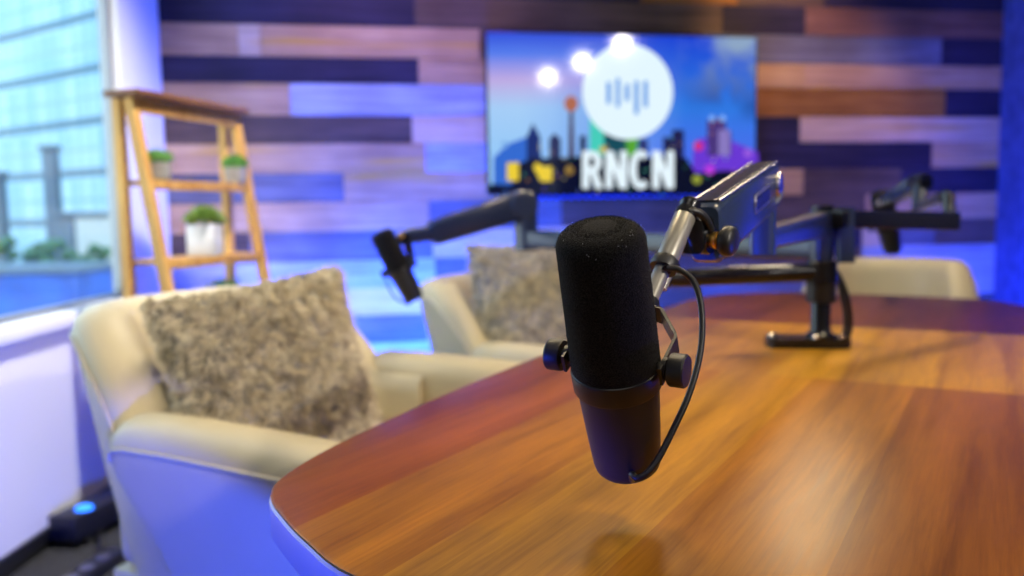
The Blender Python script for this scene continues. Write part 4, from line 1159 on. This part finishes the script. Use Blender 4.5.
# joint at the tip
J = P(693, 236, .742)
bm = NB(); add_bar(bm, TIP + e2 * .01, J - e2 * .004, .020, .030, .005); obj('tip_block', bm, M['black_gloss'], A1, local=False)
kd = (side * .95 + Vector((0, 0, -.05)) + e2 * -.15).normalized()
KN = P(716, 240, .742)
bm = NB(); add_lathe(bm, [(.0125, -.026), (.0135, -.024), (.0135, -.006), (.0125, -.004)], frame(KN, kd), 28); obj('swivel', bm, M['black_gloss'], A1, local=False)
bm = NB(); add_lathe(bm, [(.007, -.008), (.007, -.001), (.0078, -.001), (.0078, .002), (.0062, .002), (.0062, .005)], frame(KN, kd), 24); obj('brass_bushing', bm, M['brass'], A1, local=False)
bm = NB()
prof = [(.004, .004), (.010, .0045), (.0128, .007), (.0135, .011), (.0128, .015), (.010, .0175), (0, .0182)]
add_lathe(bm, prof, frame(KN, kd), 30); obj('tension_knob', bm, M['rubber'], A1, local=False)
TU = P(687, 212, .735)
td = (TU - MOUNT).normalized()
bm = NB(); add_tube(bm, [MOUNT - td * .002, MOUNT + (TU - MOUNT) * .50], .0070, 24); obj('mic_rod', bm, M['grey_metal'], A1, local=False)
bm = NB(); add_lathe(bm, [(.0070, 0), (.0090, .001), (.0094, .003), (.0094, .046), (.0085, .048)], frame(MOUNT + (TU - MOUNT) * .46, td), 28); obj('mount_tube', bm, M['grey_metal'], A1, local=False)
bm = NB(); add_lathe(bm, [(.0088, 0), (.0098, .001), (.0098, .007), (.0088, .008), (.0088, .010), (.0094, .011), (.0094, .016), (.0070, .0185), (0, .0185)], frame(MOUNT + td * ((TU - MOUNT).length * .46 + .046), td), 28); obj('tube_cap', bm, M['black_gloss'], A1, local=False)
r0_, r1_ = P(684, 236, .745), P(662, 289, .725)
bm = NB(); add_tube(bm, [r0_, r1_], .0042, 18); obj('support_rod', bm, M['grey_metal'], A1, local=False)
cpt = MOUNT + td * ((TU - MOUNT).length * .40)
bm = NB(); add_lathe(bm, [(.0074, -.0045), (.0116, -.0045), (.0124, 0), (.0116, .0045), (.0074, .0045)], frame(cpt, td), 28); add_tube(bm, [cpt, P(667, 270, .70)], .0045, 10); obj('cable_clip', bm, M['rubber'], A1, local=False)
bm = NB(); add_tube(bm, smooth_path([P(679, 217, .73), P(685, 212, .728), P(693, 211, .728), P(701, 214, .73), P(707, 221, .734), P(711, 231, .74)], 8), .0034, 12); obj('cable_loop', bm, M['rubber'], A1, local=False)
bm = NB(); add_tube(bm, [P(702, 217, .75), P(714, 209, .79)], .0028, 10); add_lathe(bm, [(.004, 0), (.0055, .001), (.0055, .008), (.004, .009)], frame(P(717, 213, .765), (0, 0, 1)), 16); obj('tension_screw', bm, M['steel'], A1, local=False)
bm = NB(); add_tube(bm, smooth_path([P(759, 212, .965), P(768, 207, .965), P(776, 201, .975), P(780, 195, .985), P(780, 189, .99)], 8), .0028, 10); obj('arm_cable', bm, mat('grey_cable', (.16, .17, .17), rough=.5), A1, local=False)

# --- arm of the left microphone
E2 = P(526, 238, 2.2); E2.z = .915
d2 = Vector((E2.x - SX, E2.y - SY, 0)).normalized()
bm = NB(); add_bar(bm, Zs(.912) - d2 * .010, E2, .034, .036, .007, w2=.034, h2=.048); A2 = obj('boom_arm', bm, M['arm_paint'], ST, local=False)
bm = NB(); hub(bm, .914, .044, .021); obj('hub', bm, M['arm_paint'], A2, local=False)
TOP2 = P(521, 205, 2.19)
bm = NB(); add_bar(bm, (E2.x, E2.y, .886), (E2.x, E2.y, TOP2.z + .02), .050, .050, .012, up=(d2.x, d2.y, 0)); obj('elbow_post', bm, M['arm_paint'], A2, local=False)
TIP2 = P(430, 234, 2.12)
es = (TOP2 - TIP2).normalized(); sd2 = es.cross(Vector((0, 0, 1))).normalized(); up2 = sd2.cross(es)
bm = NB(); add_bar(bm, TIP2, TOP2 - es * .01, .050, .060, .012, w2=.055, h2=.074, ease=.01); s2 = obj('spring_arm', bm, M['arm_paint'], A2, local=False)
bm = NB(); add_lathe(bm, [(.02, -.034), (.034, -.033), (.037, -.030), (.037, .030), (.034, .033), (.02, .034)], frame(TOP2, sd2), 28); obj('elbow_pivot', bm, M['arm_paint'], A2, local=False)
bm = NB(); add_bar(bm, TOP2 + up2 * .030, Vector((E2.x, E2.y, TOP2.z + .006)) + Vector((.012, -.02, 0)), .018, .012, .004); obj('pivot_cap', bm, M['steel'], A2, local=False)
J2 = P(406, 237, 2.11)
bm = NB(); add_bar(bm, J2 + es * .002, TIP2 + es * .012, .034, .036, .009); obj('tip_block', bm, M['arm_paint'], A2, local=False)
bm = NB(); add_lathe(bm, [(.014, -.024), (.016, -.022), (.016, .022), (.014, .024)], frame(J2 + Vector((-.006, 0, -.004)), (0.1, -.95, .1)), 24); obj('swivel', bm, M['black_gloss'], A2, local=False)
bm = NB(); add_lathe(bm, [(.0085, 0), (.0085, .010), (.006, .012), (0, .012)], frame(J2 + Vector((-.010, -.022, .004)), (-.1, -.95, .1)), 20); obj('brass_bushing', bm, M['brass'], A2, local=False)
a2 = (P(380, 236, 2.07) - P(412, 299, 2.10)); a2.normalize()
x2 = Vector((.80, -.45, .40)); x2 = (x2 - a2 * x2.dot(a2)).normalized()
MTX2 = frame(P(415, 300, 2.10), a2, x2)
mic2 = copy_tree(mic1); mic2.matrix_basis = MTX2 @ Matrix.Scale(.9, 4); mic2['label'] = 'small black microphone hanging at left before the blue lit planks'
M2 = MTX2 @ ((Vector((0, 0, KZ)) + yl.normalized() * .078) * .9)
bm = NB(); add_tube(bm, [M2, J2 + Vector((0, .012, -.01))], .010, 16); obj('mount_tube', bm, M['black_gloss'], A2, local=False)
label_cable('microphone_cable', [MTX2 @ Vector((-.012, -.012, .0)), P(408, 304, 2.08), P(398, 300, 2.07), P(390, 290, 2.07), P(386, 276, 2.08), P(392, 259, 2.12), P(400, 246, 2.14)], .0022, M['rubber'], 'thin black cable curving under the small left microphone')

# --- lowest arm, reaching left behind the large microphone
E4 = P(606, 287, 1.40); E4.z = .871
bm = NB(); add_tube(bm, [Zs(.872), E4], .0155, 24); A4 = obj('boom_arm', bm, M['black_gloss'], ST, local=False)
bm = NB(); hub(bm, .872, .040, .0265); obj('hub', bm, M['black_gloss'], A4, local=False)
bm = NB(); add_lathe(bm, [(.017, -.03), (.019, -.028), (.019, .045), (.017, .047)], frame(E4, (0, 0, 1)), 28); obj('elbow_post', bm, M['black_gloss'], A4, local=False)
h4 = P(745, 264, 1.43)
bm = NB(); q = (E4 - Zs(.871)).normalized(); c4 = Zs(.871) + q * .17 + Vector((0, 0, .0150)); add_bar(bm, c4 - q * .022, c4 + q * .022, .014, .004, .0018); obj('highlight_strip', bm, M['steel'], A4, local=False)  # bright steel strip in place of the highlight on this bar

# --- right arm, folded back to the far microphone
E3 = P(951, 221, 1.72)
R0 = P(840, 219, 1.47); SX3 = Zs(R0.z)
d3 = (E3 - R0).normalized()
bm = NB(); add_bar(bm, R0 - d3 * .01, E3 + d3 * .012, .026, .030, .005, h2=.038); A3 = obj('boom_arm', bm, M['black_gloss'], ST, local=False)
bm = NB(); hub(bm, .984, .010, .020); obj('hub', bm, M['black_gloss'], A3, local=False)
bm = NB(); add_bar(bm, E3 - Vector((0, 0, .014)), P(948, 192, 1.73), .020, .022, .005, up=d3); obj('elbow_post', bm, M['black_gloss'], A3, local=False)
F3 = P(919, 207, 2.15)
bm = NB(); add_bar(bm, P(947, 197, 1.735), F3, .028, .024, .006); obj('upper_bar', bm, M['arm_paint'], A3, local=False)
G3 = P(920, 182, 2.17)
bm = NB(); add_bar(bm, F3 - Vector((0, 0, .014)), G3 + Vector((0, 0, .012)), .030, .030, .008, up=(1, 0, 0)); obj('upper_post', bm, M['arm_paint'], A3, local=False)
bm = NB(); add_lathe(bm, [(.014, -.024), (.021, -.022), (.021, .022), (.014, .024)], frame(G3, (.3, -.95, 0)), 24); obj('elbow_pivot', bm, M['black_gloss'], A3, local=False)
T3 = P(884, 202, 2.46)
bm = NB(); add_bar(bm, T3, G3, .034, .036, .008, w2=.036, h2=.044, ease=.008); obj('spring_arm', bm, M['arm_paint'], A3, local=False)
for nm, m_, p in (('tension_knob', M['rubber'], P(888, 203, 2.44)), ('brass_bushing', M['steel'], P(880, 203, 2.43))):
    bm = NB(); add_lathe(bm, [(.008, -.012), (.010, -.010), (.010, .010), (.008, .012)], frame(p, (-.6, -.8, 0)), 20); obj(nm, bm, m_, A3, local=False)
a3 = (P(883, 205, 2.52) - P(893, 252, 2.60)).normalized(); x3 = Vector((.9, -.3, .1)); x3 = (x3 - a3 * x3.dot(a3)).normalized()
MTX3 = frame(P(893, 251, 2.60), a3, x3)
mic3 = copy_tree(mic1); mic3.matrix_basis = MTX3; mic3['label'] = 'far black microphone half hidden behind the right hand boom arm'
M3 = MTX3 @ (Vector((0, 0, KZ)) + yl.normalized() * .078)
bm = NB(); add_tube(bm, smooth_path([M3, M3 + Vector((0, .02, .05)), T3 + Vector((0, .02, .01)), T3], 5), .009, 14); obj('mount_tube', bm, M['black_gloss'], A3, local=False)

kb = P(845, 235, 1.475)
bm = NB(); add_bar(bm, P(845, 263, 1.475), P(845, 208, 1.475), .024, .030, .006, up=(.96, -.1, 0)); obj('link_block', bm, M['arm_paint'], ST, local=False)
# cables hanging down the pole
for k, (dx, lab) in enumerate(((0, 'black cable drooping beside the clamp pole, outermost of the pair'), (-5, 'black cable drooping close against the clamp pole'))):
    label_cable('stand_cable', [P(828 + dx * .3, 262, 1.55), P(838 + dx * .6, 274, 1.55), P(846 + dx, 292, 1.55), P(850 + dx, 312, 1.55), P(850 + dx, 330, 1.55), P(845 + dx, 346, 1.545)], .0042, M['rubber'], lab, 10)
